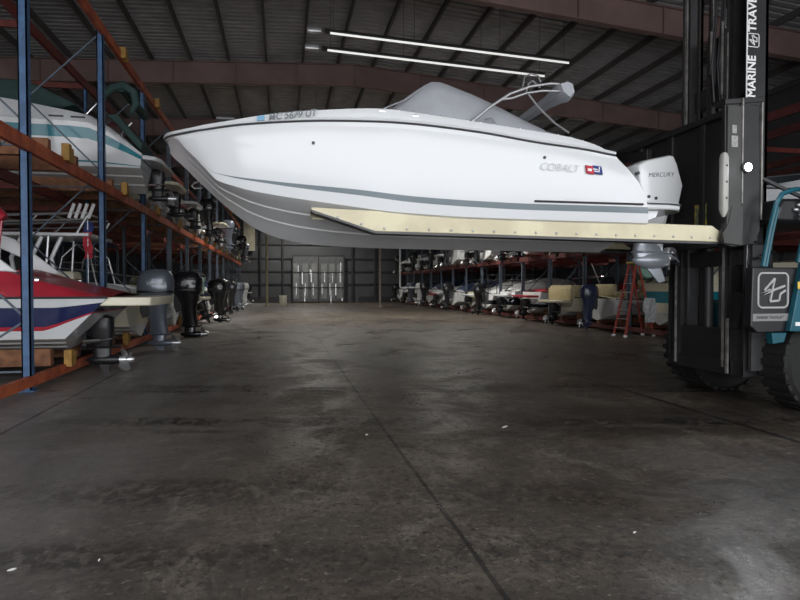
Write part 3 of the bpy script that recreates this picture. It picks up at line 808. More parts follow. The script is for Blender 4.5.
for i in range(NS):
    s = (i/(NS-1))**1.7
    k = (fx(KEEL, s),)+interp(fx(KEEL, s), KEEL); n = (fx(KNUK, s),)+interp(fx(KNUK, s), KNUK)
    r = (fx(RUB, s),)+interp(fx(RUB, s), RUB)
    pts = []
    V = lambda a: Vector(a)
    kk, nn_, rr = V(k), V(n), V(r)
    # bottom: slightly hollow towards the bow, with two lifting strakes
    for f, st in ((0, 0), (.22, 0), (.38, -.006), (.395, .004), (.55, 0), (.68, -.006), (.695, .004), (.86, 0), (.975, -.003)):
        p = kk.lerp(nn_, f); bowk = max(0, 1-s/.35)
        p.z += .03*bowk*math.sin(PI*f)*(nn_.y)
        p.z += st*min(1, s*8); pts.append(p)
    pts.append(nn_)
    sw = interp(n[0], STW)[0]; zt_ = interp(n[0], STZ)[0]
    H_ = max(.001, r[2]-n[2])
    ft = min(.95, max(.02, (zt_-n[2])/H_)); fb = max(.01, min(ft-.0005, (zt_-sw-n[2])/H_))
    for f in (fb*.5, fb, ft, ft+(1-ft)*.25, ft+(1-ft)*.5, ft+(1-ft)*.75, ft+(1-ft)*.93):
        p = nn_.lerp(rr, f)
        p.y += .03*math.sin(PI*f)*min(1, s*5); p.x += .13*math.sin(PI*f)*s**14
        if f > ft+.9*(1-ft): p.y -= .012
        pts.append(p)
    pts.append(rr)
    rows.append(pts)
def worldrow(pts):
    a = [Vector((p.x, YC-p.y, p.z)) for p in pts[::-1]]; b = [Vector((p.x, YC+p.y, p.z)) for p in pts[1:]]
    return a+b
R = [worldrow(p) for p in rows]
n = len(R[0]); mid = n//2
m = MB()
def mi_main(i, j):
    d = (mid-1-j) if j < mid else (j-mid)
    return 1 if d < 9 else (2 if d == 11 else 0)
m.grid(R, mif=mi_main)
last = R[-1]
for j in range(mid):
    a = [m.bm.verts.new(p) for p in (last[j], last[j+1], last[n-2-j], last[n-1-j])]
    try: m.bm.faces.new(a)
    except ValueError: pass
bottomw = mat('gelcoat_bottom_lightened', (.76, .77, .78), .28, coat=.3, vary=.06)  # same gelcoat as the sides, its colour lightened to stand in for bounce light
wpart(MBR, 'hull', m, [white, bottomw, slate], smooth=13, weld=.0015)
# rub rail
m = MB()
for sy in (-1, 1): m.tube([(p[-1].x, YC+sy*(p[-1].y+.004), p[-1].z) for p in rows], .011, 6)
wpart(MBR, 'rub_rail', m, darkline)
m = MB()
for sy in (-1, 1): m.tube([(p[-1].x, YC+sy*(p[-1].y+.006), p[-1].z+.028) for p in rows], .018, 6)
wpart(MBR, 'rub_rail_moulding', m, white)
# deck cap
m = MB(); D = []
for i in range(NS):
    s = (i/(NS-1))**1.7; r = rows[i][-1]; x = fx(DECK, s); d = interp(x, DECK)
    half = [(r.x, r.y, r.z+.005), (x, max(0, d[0]+.03), d[1]-.06), (x, d[0], d[1]-.005), (x, max(0, d[0]-.06), d[1]+.01), (x, d[0]*.6, d[1]+.025), (x, 0, d[1]+.03)]
    D.append([Vector((a, YC-b, c)) for a, b, c in half]+[Vector((a, YC+b, c)) for a, b, c in half[::-1][1:]])
m.grid(D)
# raked stern cap between deck end and transom
e = D[-1]
wpart(MBR, 'deck', m, [white], smooth=40, weld=.001)
m = MB(); tr = []
for z, x in ((3.17, 3.96), (2.89, 4.22), (2.69, 4.34), (2.57, 4.38)): tr.append([(x, YC+y, z) for y in (-1.19, -.9, 0, .9, 1.19)])
m.grid(tr); 
wpart(MBR, 'stern_quarter', m, [white], smooth=30)
# swim platform
def plat(m, z0, z1, g=0):
    w = 1.14+g; poly = [(4.25, -w), (4.72, -w), (4.92+g, -w*.93), (5.06+g, -w*.75), (5.1+g, -w*.5), (5.1+g, w*.5), (5.06+g, w*.75), (4.92+g, w*.93), (4.72, w), (4.25, w)]
    m.prism([(x, YC+y) for x, y in poly], 'z', z0, z1); return m
wpart(MBR, 'swim_platform', plat(MB(), 2.56, 2.655), white, smooth=30, bevel=.02)
wpart(MBR, 'platform_rail', plat(MB(), 2.615, 2.635, .014), darkline, smooth=30)
m = MB(); 
for sy in (-.9, .9): m.prism([(4.36, 2.38), (4.62, 2.47), (4.66, 2.56), (4.36, 2.56)], 'y', YC+sy-.12, YC+sy+.12)
wpart(MBR, 'platform_support', m, white, bevel=.01)
m = MB(); m.tube([(x, YC-interp(x, KNUK)[0]-.035-.012, 2.6) for x in [2.9+.1*i for i in range(15)]], .014, 6); wpart(MBR, 'side_spear_trim', m, darkline)
# canvas over windscreen and cockpit
TOP = [(1.12, 3.6), (1.2, 3.64), (1.5, 3.9), (1.74, 4.07), (1.8, 4.09), (2.1, 4.01), (2.4, 3.9), (2.8, 3.72), (3.2, 3.54), (3.5, 3.42), (3.8, 3.3)]
m = MB(); rows_c = []
for i in range(30):
    x = 1.12+(3.8-1.12)*i/29; zt_ = interp(x, TOP)[0]; d = interp(x, DECK); dz = d[1]; hw = d[0]-.08; h = max(.01, zt_-dz)
    wob = .008*math.sin(i*1.9)
    xo = -.16*max(0, 1-(x-1.1)/.6)
    half = [(x, hw, dz-.01), (x, hw-.02, dz+h*.1), (x, hw-.18, dz+h*.62+wob), (x, hw-.3, dz+h*.9), (x, hw*.45, zt_), (x+xo*.5, 0, zt_+.01)]
    rows_c.append([Vector((a, YC-b, c)) for a, b, c in half]+[Vector((a, YC+b, c)) for a, b, c in half[::-1][1:]])
m.grid(rows_c); wpart(MBR, 'canvas_cover', m, canvas_grey, smooth=50)
m = MB()
for sy in (-1, 1): m.tube([(1.15, YC+sy*1.06, 3.62), (1.42, YC+sy*.98, 3.76), (1.76, YC+sy*.83, 4.03)], .008, 5)
wpart(MBR, 'canvas_seam', m, mat('canvas_seam_grey', (.27, .275, .3), .8))
# folded bimini tower
m = MB()
for sy in (-1, 1):
    y = YC+sy*1.2
    m.tube([(2.16, y, 3.5), (2.35, y, 3.66), (2.6, y, 3.83), (2.85, y, 3.93), (3.1, y, 3.98), (3.22, y, 3.98)], .016, 8)
    m.tube([(2.5, y, 3.76), (2.62, y, 3.78), (2.8, y, 3.85), (3.0, y, 3.89), (3.22, y, 3.9)], .013, 8)
    m.tube([(2.98, y-sy*.02, 3.93), (2.88, y, 4.0), (2.83, y, 3.96), (2.8, y, 3.86)], .011, 6)
    m.tube([(2.75, y, 3.88), (2.78, y, 4.04), (2.86, y, 4.08), (2.95, y, 4.06), (2.98, y, 3.99)], .009, 6)
    m.tube([(2.83, y, 3.84), (2.95, y, 3.7), (3.15, y, 3.53), (3.34, y, 3.42)], .012, 6)
    m.tube([(2.3, y, 3.52), (2.38, y, 3.54), (2.42, y, 3.48)], .012, 6)
    m.sphere((2.16, y-sy*.01, 3.5), .03)
wpart(MBR, 'canopy_frame', m, mat('canopy_tube_grey', (.42, .42, .43), .35, metal=.6), smooth=60)
m = MB()
m.ring_loft([[(3.28+a*k, YC+y*1.2, 3.92-.0*k+b*k) for a, b in ((-.1, .06), (.02, .1), (.1, .07), (.13, -.05), (.06, -.13), (-.05, -.06))] for y, k in ((-1.05, .75), (-.98, 1), (-.85, .8), (-.6, .6), (0, .5), (.6, .55), (1.03, .6))])
wpart(MBR, 'folded_canopy', m, canvas_grey, smooth=20)
# small fittings on the port side
m = MB()
def fit(px, z, dx=.06): m.box((px, YC-interp(px, DECK)[0]-.02, z), (dx, .03, .022), bev=.004)
fit(1.1, 3.535, .07); fit(1.47, 3.5, .07); fit(2.05, 3.44, .2) if False else None
m.box((1.5, YC-1.225, 3.5), (.08, .03, .03), bev=.006); m.box((1.84, YC-1.225, 3.455), (.17, .03, .02), bev=.006); m.box((2.0, YC-1.225, 3.41), (.02, .03, .03))
wpart(MBR, 'deck_fitting', m, chrome)
m = MB(); m.lathe([(.004, -.01), (.018, -.006), (.018, .006), (.004, .01)], (.35, YC-1.17, 3.17), 'y', 12); m.lathe([(.004, -.01), (.018, -.006), (.018, .006), (.004, .01)], (3.0, YC-1.275, 3.1), 'y', 12)
wpart(MBR, 'through_hull', m, darkline)
m = MB(); m.tube([(-.98, YC-.02, 2.9), (-1.05, YC-.02, 2.88), (-1.08, YC, 2.85), (-1.05, YC+.02, 2.82), (-.95, YC+.02, 2.83)], .01, 6); wpart(MBR, 'bow_eye', m, chrome)
m = MB()
for sy in (-1, 1): m.box((-.6, YC+sy*.8, 3.475), (.2, .1, .03), bev=.008)
m.box((-.73, YC, 3.5), (.2, .5, .05), bev=.01); wpart(MBR, 'bow_hatch_hardware', m, darkline)
m = MB()
for x in [1.3+.16*i for i in range(15)]: m.sphere((x, YC-interp(x, DECK)[0]+.06, interp(x, DECK)[1]+.015), .012, n=6)
wpart(MBR, 'canvas_snap', m, chrome)
# lettering and badge on the port side
def sidetext(name, body, size, mt, x, z, rotz, roty, y, sx=1, tilt=0, off=0, shear=.25):
    return text(name, body, size, mt, MBR, Vector((x, y, z))-MBR.location, (PI/2+tilt, roty, rotz), .0015, sx, shear, offset=off)
sidetext('registration_lettering', 'MC 5679 UT', .1, letterg, -.13, 3.402, -.2, -.09, YC-1.128, .98, -.02, .0025)
o = sidetext('registration_sticker', ' ', .01, stickerb, 0, 0, 0, 0, 0); bpy.data.objects.remove(o)
m = MB(); m.box((-.21, YC-1.085, 3.43), (.08, .008, .06), rot=(-.3, -.09, -.22)); wpart(MBR, 'registration_sticker', m, stickerb, smooth=0)
sidetext('hull_lettering', 'COBALT', .125, letterc, 2.93, 2.955, 0, .03, YC-1.292, 1.02, -.05, -.002)
for name, mt, x0, x1 in (('badge_red_panel', flagred, 3.51, 3.6), ('badge_blue_panel', flagblue, 3.6, 3.71)):
    m = MB(); m.prism([(x0, 3.03), (x1, 3.02), (x1+.02, 2.925), (x0+.02, 2.935)], 'y', YC-1.292, YC-1.27); wpart(MBR, name, m, mt, smooth=0)
m = MB()
for x, z, w, h in ((3.56, 2.975, .05, .03), (3.63, 2.985, .06, .012), (3.65, 2.96, .07, .012), (3.68, 2.985, .012, .06)): m.box((x, YC-1.294, z), (w, .004, h), rot=(0, .1, 0))
wpart(MBR, 'badge_white_mark', m, letterw, smooth=0)
# white outboard
E0 = MBR
m = MB()
def prof(pts, z, w): return pts
side = [(4.86, 3.31), (5.0, 3.38), (5.38, 3.47), (5.44, 3.465), (5.5, 3.35), (5.6, 3.03), (5.54, 2.78), (5.5, 2.7), (5.05, 2.7), (4.97, 2.76), (4.88, 3.05)]
cx_, cz_ = 5.22, 3.05
rings = []
for y, k in ((-.24, .82), (-.225, .93), (-.17, .985), (-.08, 1.0), (.08, 1.0), (.17, .985), (.225, .93), (.24, .82)):
    rings.append([(cx_+(a-cx_)*k, YC+y, cz_+(b-cz_)*k) for a, b in side])
m.ring_loft(rings)
eng = bpy.data.objects.new('outboard_motor', None)
bpy.data.objects.remove(eng)
lo = MB()
lo.ring_loft([[(a, YC+b, z) for a, b, _ in sup(x, 0, 0, w, h)] for z, x, w, h in ((2.8, 5.25, .24, .17), (2.66, 5.27, .2, .15), (2.45, 5.26, .17, .11), (2.15, 5.22, .19, .08), (2.05, 5.2, .2, .07))])
eo = wpart(MBR, 'outboard_motor', lo, engw, smooth=45)
def epart(name, mb, mt, **k):
    bmesh.ops.translate(mb.bm, verts=mb.bm.verts, vec=-MBR.location); return part(name, mb, mt, eo, **k)
epart('cowl', m, engw, smooth=32, bevel=.012)
m = MB(); m.prism([(4.7, 2.66), (4.98, 2.72), (5.0, 2.96), (4.86, 3.0), (4.7, 2.8)], 'y', YC-.1, YC+.1); epart('transom_bracket', m, white, bevel=.015)
m = MB()
for x, z in ((4.86, 3.18), (5.03, 2.86), (5.14, 2.84)): m.lathe([(.005, -.26), (.022, -.255), (.022, -.2)], (x, YC+.0, z), 'y', 12)
epart('cowl_bolt', m, darkline)
m = MB()
m.ring_loft([[(a, YC+b, z) for a, b, _ in sup(x, 0, 0, w, h)] for z, x, w, h in ((2.12, 5.22, .28, .12), (2.09, 5.22, .29, .13), (2.07, 5.22, .22, .07))])
m.ring_loft([[(a, YC+b, z) for a, b, _ in sup(x, 0, 0, w, h)] for z, x, w, h in ((2.09, 5.2, .19, .06), (1.98, 5.2, .2, .09), (1.92, 5.2, .19, .07))])
m.lathe([(.01, -.3), (.07, -.25), (.12, -.12), (.135, 0), (.12, .15), (.09, .24)], (5.24, YC, 1.99), 'x', 18); m.ring_loft([[(a, YC+b, z) for a, b, _ in sup(x, 0, 0, w, h)] for z, x, w, h in ((2.3, 5.18, .2, .08), (2.1, 5.17, .22, .1), (1.98, 5.18, .2, .09))])
m.prism([(5.14, 1.9), (5.38, 1.9), (5.46, 1.69), (5.36, 1.66)], 'y', YC-.015, YC+.015)
epart('lower_unit', m, silver, smooth=45)
m = MB(); prop_mesh(m, (5.53, YC, 1.99), .19, 0, 4); epart('propeller', m, chrome)
o = text('cowl_lettering', 'MERCURY', .085, letterg, eo, Vector((5.02, YC-.243, 3.13))-MBR.location, (PI/2, -.06, 0), .002, 1.05, .2)

# ================================================================== THE FORKLIFT
FK = thing('marine_forklift', 'big black and teal marine forklift holding the white boat on its forks', 'forklift', (7.0, YC, 0))
for sy, nm in ((-1, 'near'), (1, 'far')):
    yo = YC+sy*1.1
    m = MB()      # steel fork blade with upright shank
    m.ring_loft([[(x, yo-sy*.13+a, z) for a, z in ((-.09, z0), (.09, z0), (.09, z1), (-.09, z1))] for x, z0, z1 in ((.6, 2.36, 2.38), (1.1, 2.25, 2.32), (5.3, 2.19, 2.26), (5.75, 2.12, 2.27), (5.83, 2.16, 2.3))])
    m.ring_loft([[(x, yo-sy*.13+a, z) for a, x in ((-.09, x0), (.09, x0), (.09, x1), (-.09, x1))] for z, x0, x1 in ((2.12, 5.7, 5.84), (2.6, 5.72, 5.84), (3.8, 5.74, 5.84))])
    f = wpart(FK, 'fork', m, blackm, smooth=0, bevel=.012)
    m = MB(); o_ = -sy     # padded timber bunk bolted to the fork, sloping with the hull bottom
    def ring(x, b, t):
        yout = yo+sy*.03; yin = yo-sy*.26
        return [(x, yout, b), (x, yout, t), (x, yin, t-.09), (x, yin, b+.03)]
    m.ring_loft([ring(.33, 2.45, 2.475), (ring(.36, 2.41, 2.478)), ring(1.04, 2.225, 2.455), ring(2.0, 2.215, 2.43), ring(3.0, 2.2, 2.405), ring(4.2, 2.185, 2.39), ring(5.33, 2.17, 2.375), ring(5.4, 2.166, 2.33), ring(5.44, 2.165, 2.31)])
    p = MB(); bmesh.ops.translate(m.bm, verts=m.bm.verts, vec=-FK.location); pad = part('fork_pad', m, creampad, f, smooth=0, bevel=.01)
    m = MB()
    for i in range(19):
        x = .62+i*.26; zb = 2.225+max(0, 1.04-x)*.25
        m.sphere((x, yo+sy*.032, zb+.035-.009*(x-1)), .016, n=6)
    bmesh.ops.translate(m.bm, verts=m.bm.verts, vec=-FK.location); part('pad_bolt', m, alum, f)
    m = MB(); m.ring_loft([[(x, yo+sy*.035, z), (x, yo+sy*.035, z-.025), (x, yo-sy*.2, z-.025), (x, yo-sy*.2, z)] for x, z in ((.33, 2.45), (1.04, 2.226), (5.42, 2.166))])
    bmesh.ops.translate(m.bm, verts=m.bm.verts, vec=-FK.location); part('pad_strip', m, darkline, f, smooth=0)
# carriage
m = MB()
m.box((5.9, YC+.15, 3.05), (.08, 2.7, 1.75)); m.box((5.86, YC+.15, 3.92), (.16, 2.75, .09)); m.box((5.86, YC+.15, 2.2), (.16, 2.6, .12))
for y in (-1.0, -.3, .4, 1.2): m.box((5.84, YC+y, 3.05), (.06, .1, 1.7))
wpart(FK, 'carriage', m, blackm, smooth=0, bevel=.012)
m = MB()   # side wing of the carriage, facing the camera
m.prism([(5.42, 3.9), (5.92, 3.98), (5.95, 2.3), (5.84, 2.14), (5.56, 2.1), (5.4, 2.14), (5.38, 2.22), (5.44, 2.4)], 'y', 6.58, 6.64)
m.box((5.69, 6.66, 3.93), (.56, .2, .07), rot=(0, -.12, 0))
wpart(FK, 'carriage_side_box', m, blackm, smooth=0, bevel=.01)
m = MB(); m.box((5.54, 6.565, 3.05), (.2, .03, 1.6)); m.prism([(5.4, 2.15), (5.66, 2.12), (5.66, 2.6), (5.5, 2.6), (5.46, 2.4), (5.38, 2.26)], 'y', 6.54, 6.565); wpart(FK, 'side_guard_plate', m, mat('worn_grey_plate', (.06, .06, .058), .5, vary=.25), smooth=0)
m = MB(); m.box((5.65, 6.55, 3.3), (.018, .02, 1.3)); m.box((5.96, 6.6, 3.2), (.02, .05, 1.5)); wpart(FK, 'worn_edge_strip', m, steelw, smooth=0)
m = MB(); m.ring_loft([sup(5.40, 0, 0, .055, .05, 3)] and [[(5.40+a*k, 6.56+b*k, z) for a, b, _ in sup(0, 0, 0, .045, .05, 3)] for z, k in ((2.47, .3), (2.52, .75), (2.57, 1), (3.2, 1), (3.25, .75), (3.27, .3))])
wpart(FK, 'rubber_bumper', m, mat('bumper_pale', (.5, .49, .46), .6, vary=.15), smooth=50)
m = MB()
for z in (2.7, 2.9, 3.1): m.lathe([(.003, -.055), (.014, -.053), (.014, -.04)], (5.40, 6.56, z), 'y', 10)
wpart(FK, 'bumper_bolt', m, darkline)
m = MB(); m.box((5.53, 6.545, 3.56), (.06, .006, .1)); m.box((5.535, 6.545, 3.41), (.09, .006, .14)); wpart(FK, 'warning_label', m, mat('label_grey', (.4, .4, .38), .6, vary=.3, scale=30), smooth=0)
m = MB(); m.box((5.845, 7.55, 2.62), (.012, .24, .3)); m.box((5.835, 7.0, 2.75), (.012, .2, .24)); wpart(FK, 'yellow_caution_sticker', m, mat('caution_yellow', (.45, .33, .05), .6, col2=(.08, .12, .09), scale=9), smooth=0)
# headlamp
m = MB(); m.lathe([(.02, .06), (.06, .05), (.075, 0), (.07, -.02), (.055, -.025)], (5.70, 6.53, 3.09), 'y', 16); hl = wpart(FK, 'work_lamp', m, blackg)
m = MB(); m.lathe([(.05, -.028), (.045, -.034), (.002, -.045)], (5.70, 6.53, 3.09), 'y', 16); bmesh.ops.translate(m.bm, verts=m.bm.verts, vec=-FK.location); part('lens', m, lampm, hl)
# mast: outer channels, inner channels, cross members, lift cylinders, chains
def channel(y0, y1, x0, x1, z0, z1, lean=.02):
    m = MB(); w = y1-y0
    for (a, b, c, d) in ((y0, y1, x1-.04, x1), (y0, y0+.03, x0, x1), (y1-.03, y1, x0, x1)):
        m.ring_loft([[(x+lean*(z-2), y, z) for x, y in ((c, a), (d, a), (d, b), (c, b))] for z in (z0, z1)])
    return m
for a, b in ((6.87, 7.17), (8.42, 8.66)):
    wpart(FK, 'outer_mast_rail', channel(a, b, 5.98, 6.3, .42, 6.9 if a < 8 else 3.9, .0), blackm, smooth=0)
for a, b in ((7.2, 7.34), (8.2, 8.4)):
    wpart(FK, 'inner_mast_rail', channel(a, b, 6.02, 6.24, .5, 7.6, .0), blackg, smooth=0)
m = MB(); m.box((5.975, 7.3, 1.7), (.02, .035, 2.4)); m.box((5.97, 8.44, 1.6), (.02, .035, 2.3)); m.box((5.97, 8.22, 5.3), (.02, .05, 3.2)); m.box((5.97, 7.37, 4.75), (.02, .025, 1.0)); m.box((5.97, 7.62, 4.9), (.02, .025, .6))
m.box((5.95, 7.17, .8), (.02, .05, .75)); m.box((5.96, 7.24, 4.6), (.012, .02, .9))
wpart(FK, 'worn_rail_edge', m, steelw, smooth=0)
m = MB()
m.box((6.1, 7.75, .75), (.2, 1.7, .55)); m.box((6.1, 7.75, .5), (.24, 1.75, .2)); m.box((6.12, 7.75, 2.0), (.14, 1.5, .22)); m.box((6.12, 7.75, 6.4), (.2, 1.9, .4)); m.box((6.15, 7.75, 4.35), (.1, 1.6, .3)); m.box((6.1, 7.22, 1.1), (.12, .3, .9), rot=(.25, 0, 0))
wpart(FK, 'mast_cross_member', m, blackm, smooth=0, bevel=.01)
m = MB(); m.box((6.2, 8.05, 1.5), (.04, .2, 2.2)); m.box((6.2, 7.55, 1.2), (.04, .12, 1.5)); m.box((6.22, 7.9, 4.6), (.04, .3, 1.2)); wpart(FK, 'mast_back_plate', m, blackm, smooth=0)
for y in (7.82, 7.5):
    m = MB(); m.tube([(6.12, y, .5), (6.12, y, 5.2)], .06, 14); c = wpart(FK, 'lift_cylinder', m, blackg)
    m = MB(); m.tube([(6.12, y, 5.2), (6.12, y, 6.4)], .035, 12); bmesh.ops.translate(m.bm, verts=m.bm.verts, vec=-FK.location); part('piston_rod', m, chrome, c)
for y in (7.68, 7.95):
    m = MB(); m.box((6.0, y, 5.0), (.03, .05, 3.0)); wpart(FK, 'lift_chain', m, mat('chain_oily', (.07, .065, .06), .4, metal=.6, vary=.5, scale=40), smooth=0)
m = MB()
for i, y in enumerate((7.4, 7.45, 7.58)):
    m.tube([(6.0, y, 4.2), (5.97, y+.02, 4.7), (6.0, y-.02, 5.3), (6.05, y, 5.9)], .018, 6)
m.tube([(6.0, 6.8, 2.2), (5.93, 6.75, 1.9), (6.02, 6.82, 1.7), (6.0, 6.85, 1.5)], .015, 6); m.tube([(6.25, 6.75, .5), (6.15, 6.72, .45), (6.35, 6.7, .38), (6.6, 6.7, .42)], .02, 6)
wpart(FK, 'hydraulic_hose', m, black)
for c in list(FK.children):
    if any(c.name.startswith(k) for k in ('inner_mast_rail', 'outer_mast_rail', 'worn_rail_edge', 'mast_cross_member', 'mast_back_plate', 'lift_cylinder', 'lift_chain', 'hydraulic_hose')):
        for q in [c]+list(c.children):
            for v in q.data.vertices:
                y = v.co.y+YC
                if y > 6.87: v.co.y = 6.87+(y-6.87)*.88-YC
# vertical lettering on the near mast side
m = MB(); m.box((5.97, 6.862, 5.1), (.014, .01, 2.6)); m.box((6.01, 6.86, 2.3), (.012, .01, 1.3)); wpart(FK, 'white_pinstripe', m, letterw, smooth=0)
to = Vector((0, 0, 0))-FK.location
text('mast_lettering', 'MARINE', .165, letterw, FK, Vector((6.10, 6.862, 4.08))-FK.location, (PI/2, -PI/2, 0), .002, .92, 0, offset=.004)
text('mast_lettering', 'TRAVELIFT', .165, letterw, FK, Vector((6.10, 6.862, 4.93))-FK.location, (PI/2, -PI/2, 0), .002, .92, 0, offset=.004)
def emblem(name, c, s, y, rot=False):
    """rounded square outline with an angular crossed mark inside"""
    m = MB()
    def P(u, v): return (c[0]-v*s, y, c[1]+u*s) if rot else (c[0]+u*s, y, c[1]+v*s)
    pts = []
    for cx2, cy2, a0 in ((.36, .36, 0), (-.36, .36, 90), (-.36, -.36, 180), (.36, -.36, 270)):
        for k in range(5):
            a = math.radians(a0+k*22.5); pts.append((cx2+.14*math.cos(a), cy2+.14*math.sin(a)))
    pts.append(pts[0])
    for a, b in zip(pts, pts[1:]): m.bar(P(*a), P(*b), .05*s, .05*s)
    for a, b in (((-.38, -.12), (.4, .13)), ((-.38, -.12), (-.1, .02)), ((-.1, -.32), (.05, .35)), ((.05, .35), (-.3, .0)), ((-.1, -.32), (.2, -.3)), ((.2, -.3), (.24, -.1)), ((.24, -.1), (.42, .0))):
        m.bar(P(*a), P(*b), .05*s, .06*s)
    return m
wpart(FK, 'mast_emblem', emblem('e', (6.06, 4.82), .17, 6.858, True), letterw, smooth=0)
# grey side plate under the wing
m = MB(); m.prism([(6.02, 2.15), (6.32, 2.15), (6.36, 1.4), (6.5, .6), (6.3, .5), (6.02, .5)], 'y', 6.78, 6.83); wpart(FK, 'mast_side_plate', m, blackg, smooth=0)
m = MB(); m.box((6.1, 6.775, 1.45), (.08, .006, .14)); m.box((6.1, 6.775, 1.25), (.08, .006, .2)); wpart(FK, 'white_label', m, letterw, smooth=0)
# front axle wheels (two on the far side and two on the near side)
def tyre(y, w, x=6.82, r=.63):
    m = MB(); m.lathe([(r*.55, -w/2), (r*.9, -w/2), (r, -w/2+.06), (r, w/2-.06), (r*.9, w/2), (r*.55, w/2)], (x, y, r), 'y', 40)
    for k in range(26):
        a = 2*PI*k/26
        for sd in (-1, 1): 
            c = Vector((x+math.cos(a)*(r+.005), y+sd*w*.24, r+math.sin(a)*(r+.005))); m.box(c, (.045, w*.46, .075), rot=(0, -a, 0))
    t = wpart(FK, 'tyre', m, rubber, smooth=30)
    m = MB(); m.lathe([(.05, -w/2-.0), (.2, -w/2+.02), (r*.56, -w/2+.03), (r*.56, w/2-.03), (.2, w/2-.02), (.05, w/2)], (x, y, r), 'y', 28)
    for k in range(8): m.sphere((x+.14*math.cos(k*PI/4), y-w/2, r+.14*math.sin(k*PI/4)), .02, n=6)
    bmesh.ops.translate(m.bm, verts=m.bm.verts, vec=-FK.location); part('wheel_hub', m, tealp, t)
for y, w in ((6.62, .46), (8.68, .34), (8.3, .34)): tyre(y, w)
tyre(7.0, .36, 10.2, .5); tyre(8.6, .36, 10.2, .5)
m = MB(); m.tube([(6.82, 6.5, .63), (6.82, 9.3, .63)], .16, 14); m.box((6.85, YC, .62), (.5, .7, .5), bev=.08); m.tube([(10.2, 7.0, .5), (10.2, 8.6, .5)], .1); wpart(FK, 'axle', m, blackm)
# chassis, counterweight, fender boxes
m = MB(); m.box((8.5, YC, 1.0), (4.2, 1.3, .8), bev=.05); m.prism([(9.3, .45), (10.9, .6), (11.1, 1.2), (11.0, 2.0), (9.3, 2.1)], 'y', 6.9, 8.7); wpart(FK, 'chassis', m, tealp, bevel=.02)
m = MB(); m.prism([(5.6, 1.84), (6.26, 1.84), (6.2, 1.32), (6.1, 1.05), (5.68, 1.04), (5.58, 1.12)], 'y', 6.3, 6.42)
wpart(FK, 'front_fender_box', m, black, smooth=0, bevel=.015)
m = MB(); m.box((5.87, 6.295, 1.23), (.54, .01, .09)); wpart(FK, 'fender_name_band', m, mat('band_grey', (.22, .22, .22), .5), smooth=0)
text('fender_lettering', 'MARINE TRAVELIFT', .05, black, FK, Vector((5.65, 6.288, 1.213))-FK.location, (PI/2, 0, 0), .001, .9)
wpart(FK, 'fender_emblem', emblem('e', (5.88, 1.56), .42, 6.294), mat('emblem_grey', (.4, .4, .4), .5), smooth=0)
m = MB(); m.prism([(6.06, 1.06), (6.9, 1.04), (6.9, 2.4), (6.33, 2.4), (6.24, 1.9)], 'y', 6.22, 6.3); m.prism([(5.88, 1.04), (6.1, 1.04), (6.06, .92), (5.9, .9)], 'y', 6.3, 6.4)
wpart(FK, 'cab_side_panel', m, tealp, smooth=0, bevel=.01)
m = MB(); m.box((6.17, 6.215, 1.15), (.08, .01, .045)); m.box((6.48, 6.21, 1.14), (.2, .01, .045)); wpart(FK, 'side_panel_label', m, letterw, smooth=0)
m = MB(); m.box((6.55, 6.215, 1.7), (.45, .02, .5), bev=.02); wpart(FK, 'step_recess', m, black)
m = MB(); m.box((6.16, 6.2, 1.62), (.04, .02, .09), bev=.01); wpart(FK, 'reflector', m, stickery)
# cab guard tubes
m = MB()
m.tube([(5.76, 6.32, 1.85), (5.85, 6.32, 2.3), (5.94, 6.32, 2.62), (6.02, 6.32, 2.74), (6.2, 6.32, 2.8), (6.9, 6.32, 2.84), (7.6, 6.32, 2.86)], .03, 8)
m.tube([(5.84, 6.36, 1.85), (5.92, 6.36, 2.25), (6.0, 6.36, 2.58)], .022, 8)
m.tube([(6.24, 6.3, 1.9), (6.33, 6.3, 2.3), (6.4, 6.3, 2.82)], .03, 8)
for y in (6.32, 7.4):
    m.tube([(8.0, y, 2.0), (8.0, y, 4.1), (8.2, y, 4.25), (9.4, y, 4.3), (9.7, y, 4.1), (9.8, y, 2.1)], .04, 8)
for x in (8.3, 8.6, 8.9, 9.2): m.tube([(x, 6.32, 4.27), (x, 7.4, 4.27)], .025)
wpart(FK, 'cab_frame', m, tealp)
m = MB(); m.prism([(5.98, 2.42), (6.1, 2.7), (6.9, 2.72), (6.9, 2.36), (6.3, 2.4)], 'y', 6.4, 7.3); wpart(FK, 'dashboard_hood', m, black, bevel=.04)
m = MB()
for x, y, z in ((6.28, 6.38, 2.56), (6.36, 6.38, 2.5), (6.33, 6.38, 2.62), (6.42, 6.38, 2.54)): m.sphere((x, y, z), .03, (1.3, 1, .8))
wpart(FK, 'control_lever', m, alum)
m = MB(); m.bar((6.0, 6.75, 3.05), (6.9, 6.75, 2.72), .04, .04); wpart(FK, 'cab_strut', m, blackg)
m = MB()
m.tube([(6.15+.13*math.cos(a), 6.75+.13*math.sin(a)*.9, 2.02+.05*math.cos(a)) for a in [2*PI*k/20 for k in range(21)]], .014, 6); m.tube([(6.15, 6.75, 2.02), (6.3, 6.75, 1.75)], .02)
for a in (0, 2.1, 4.2): m.tube([(6.15, 6.75, 2.02), (6.15+.13*math.cos(a), 6.75+.117*math.sin(a), 2.02+.05*math.cos(a))], .01, 5)
wpart(FK, 'steering_wheel', m, black)
m = MB(); m.box((8.3, 6.9, 2.2), (.55, .55, .16), bev=.05); m.box((8.6, 6.9, 2.55), (.14, .52, .65), bev=.05); wpart(FK, 'operator_seat', m, black)

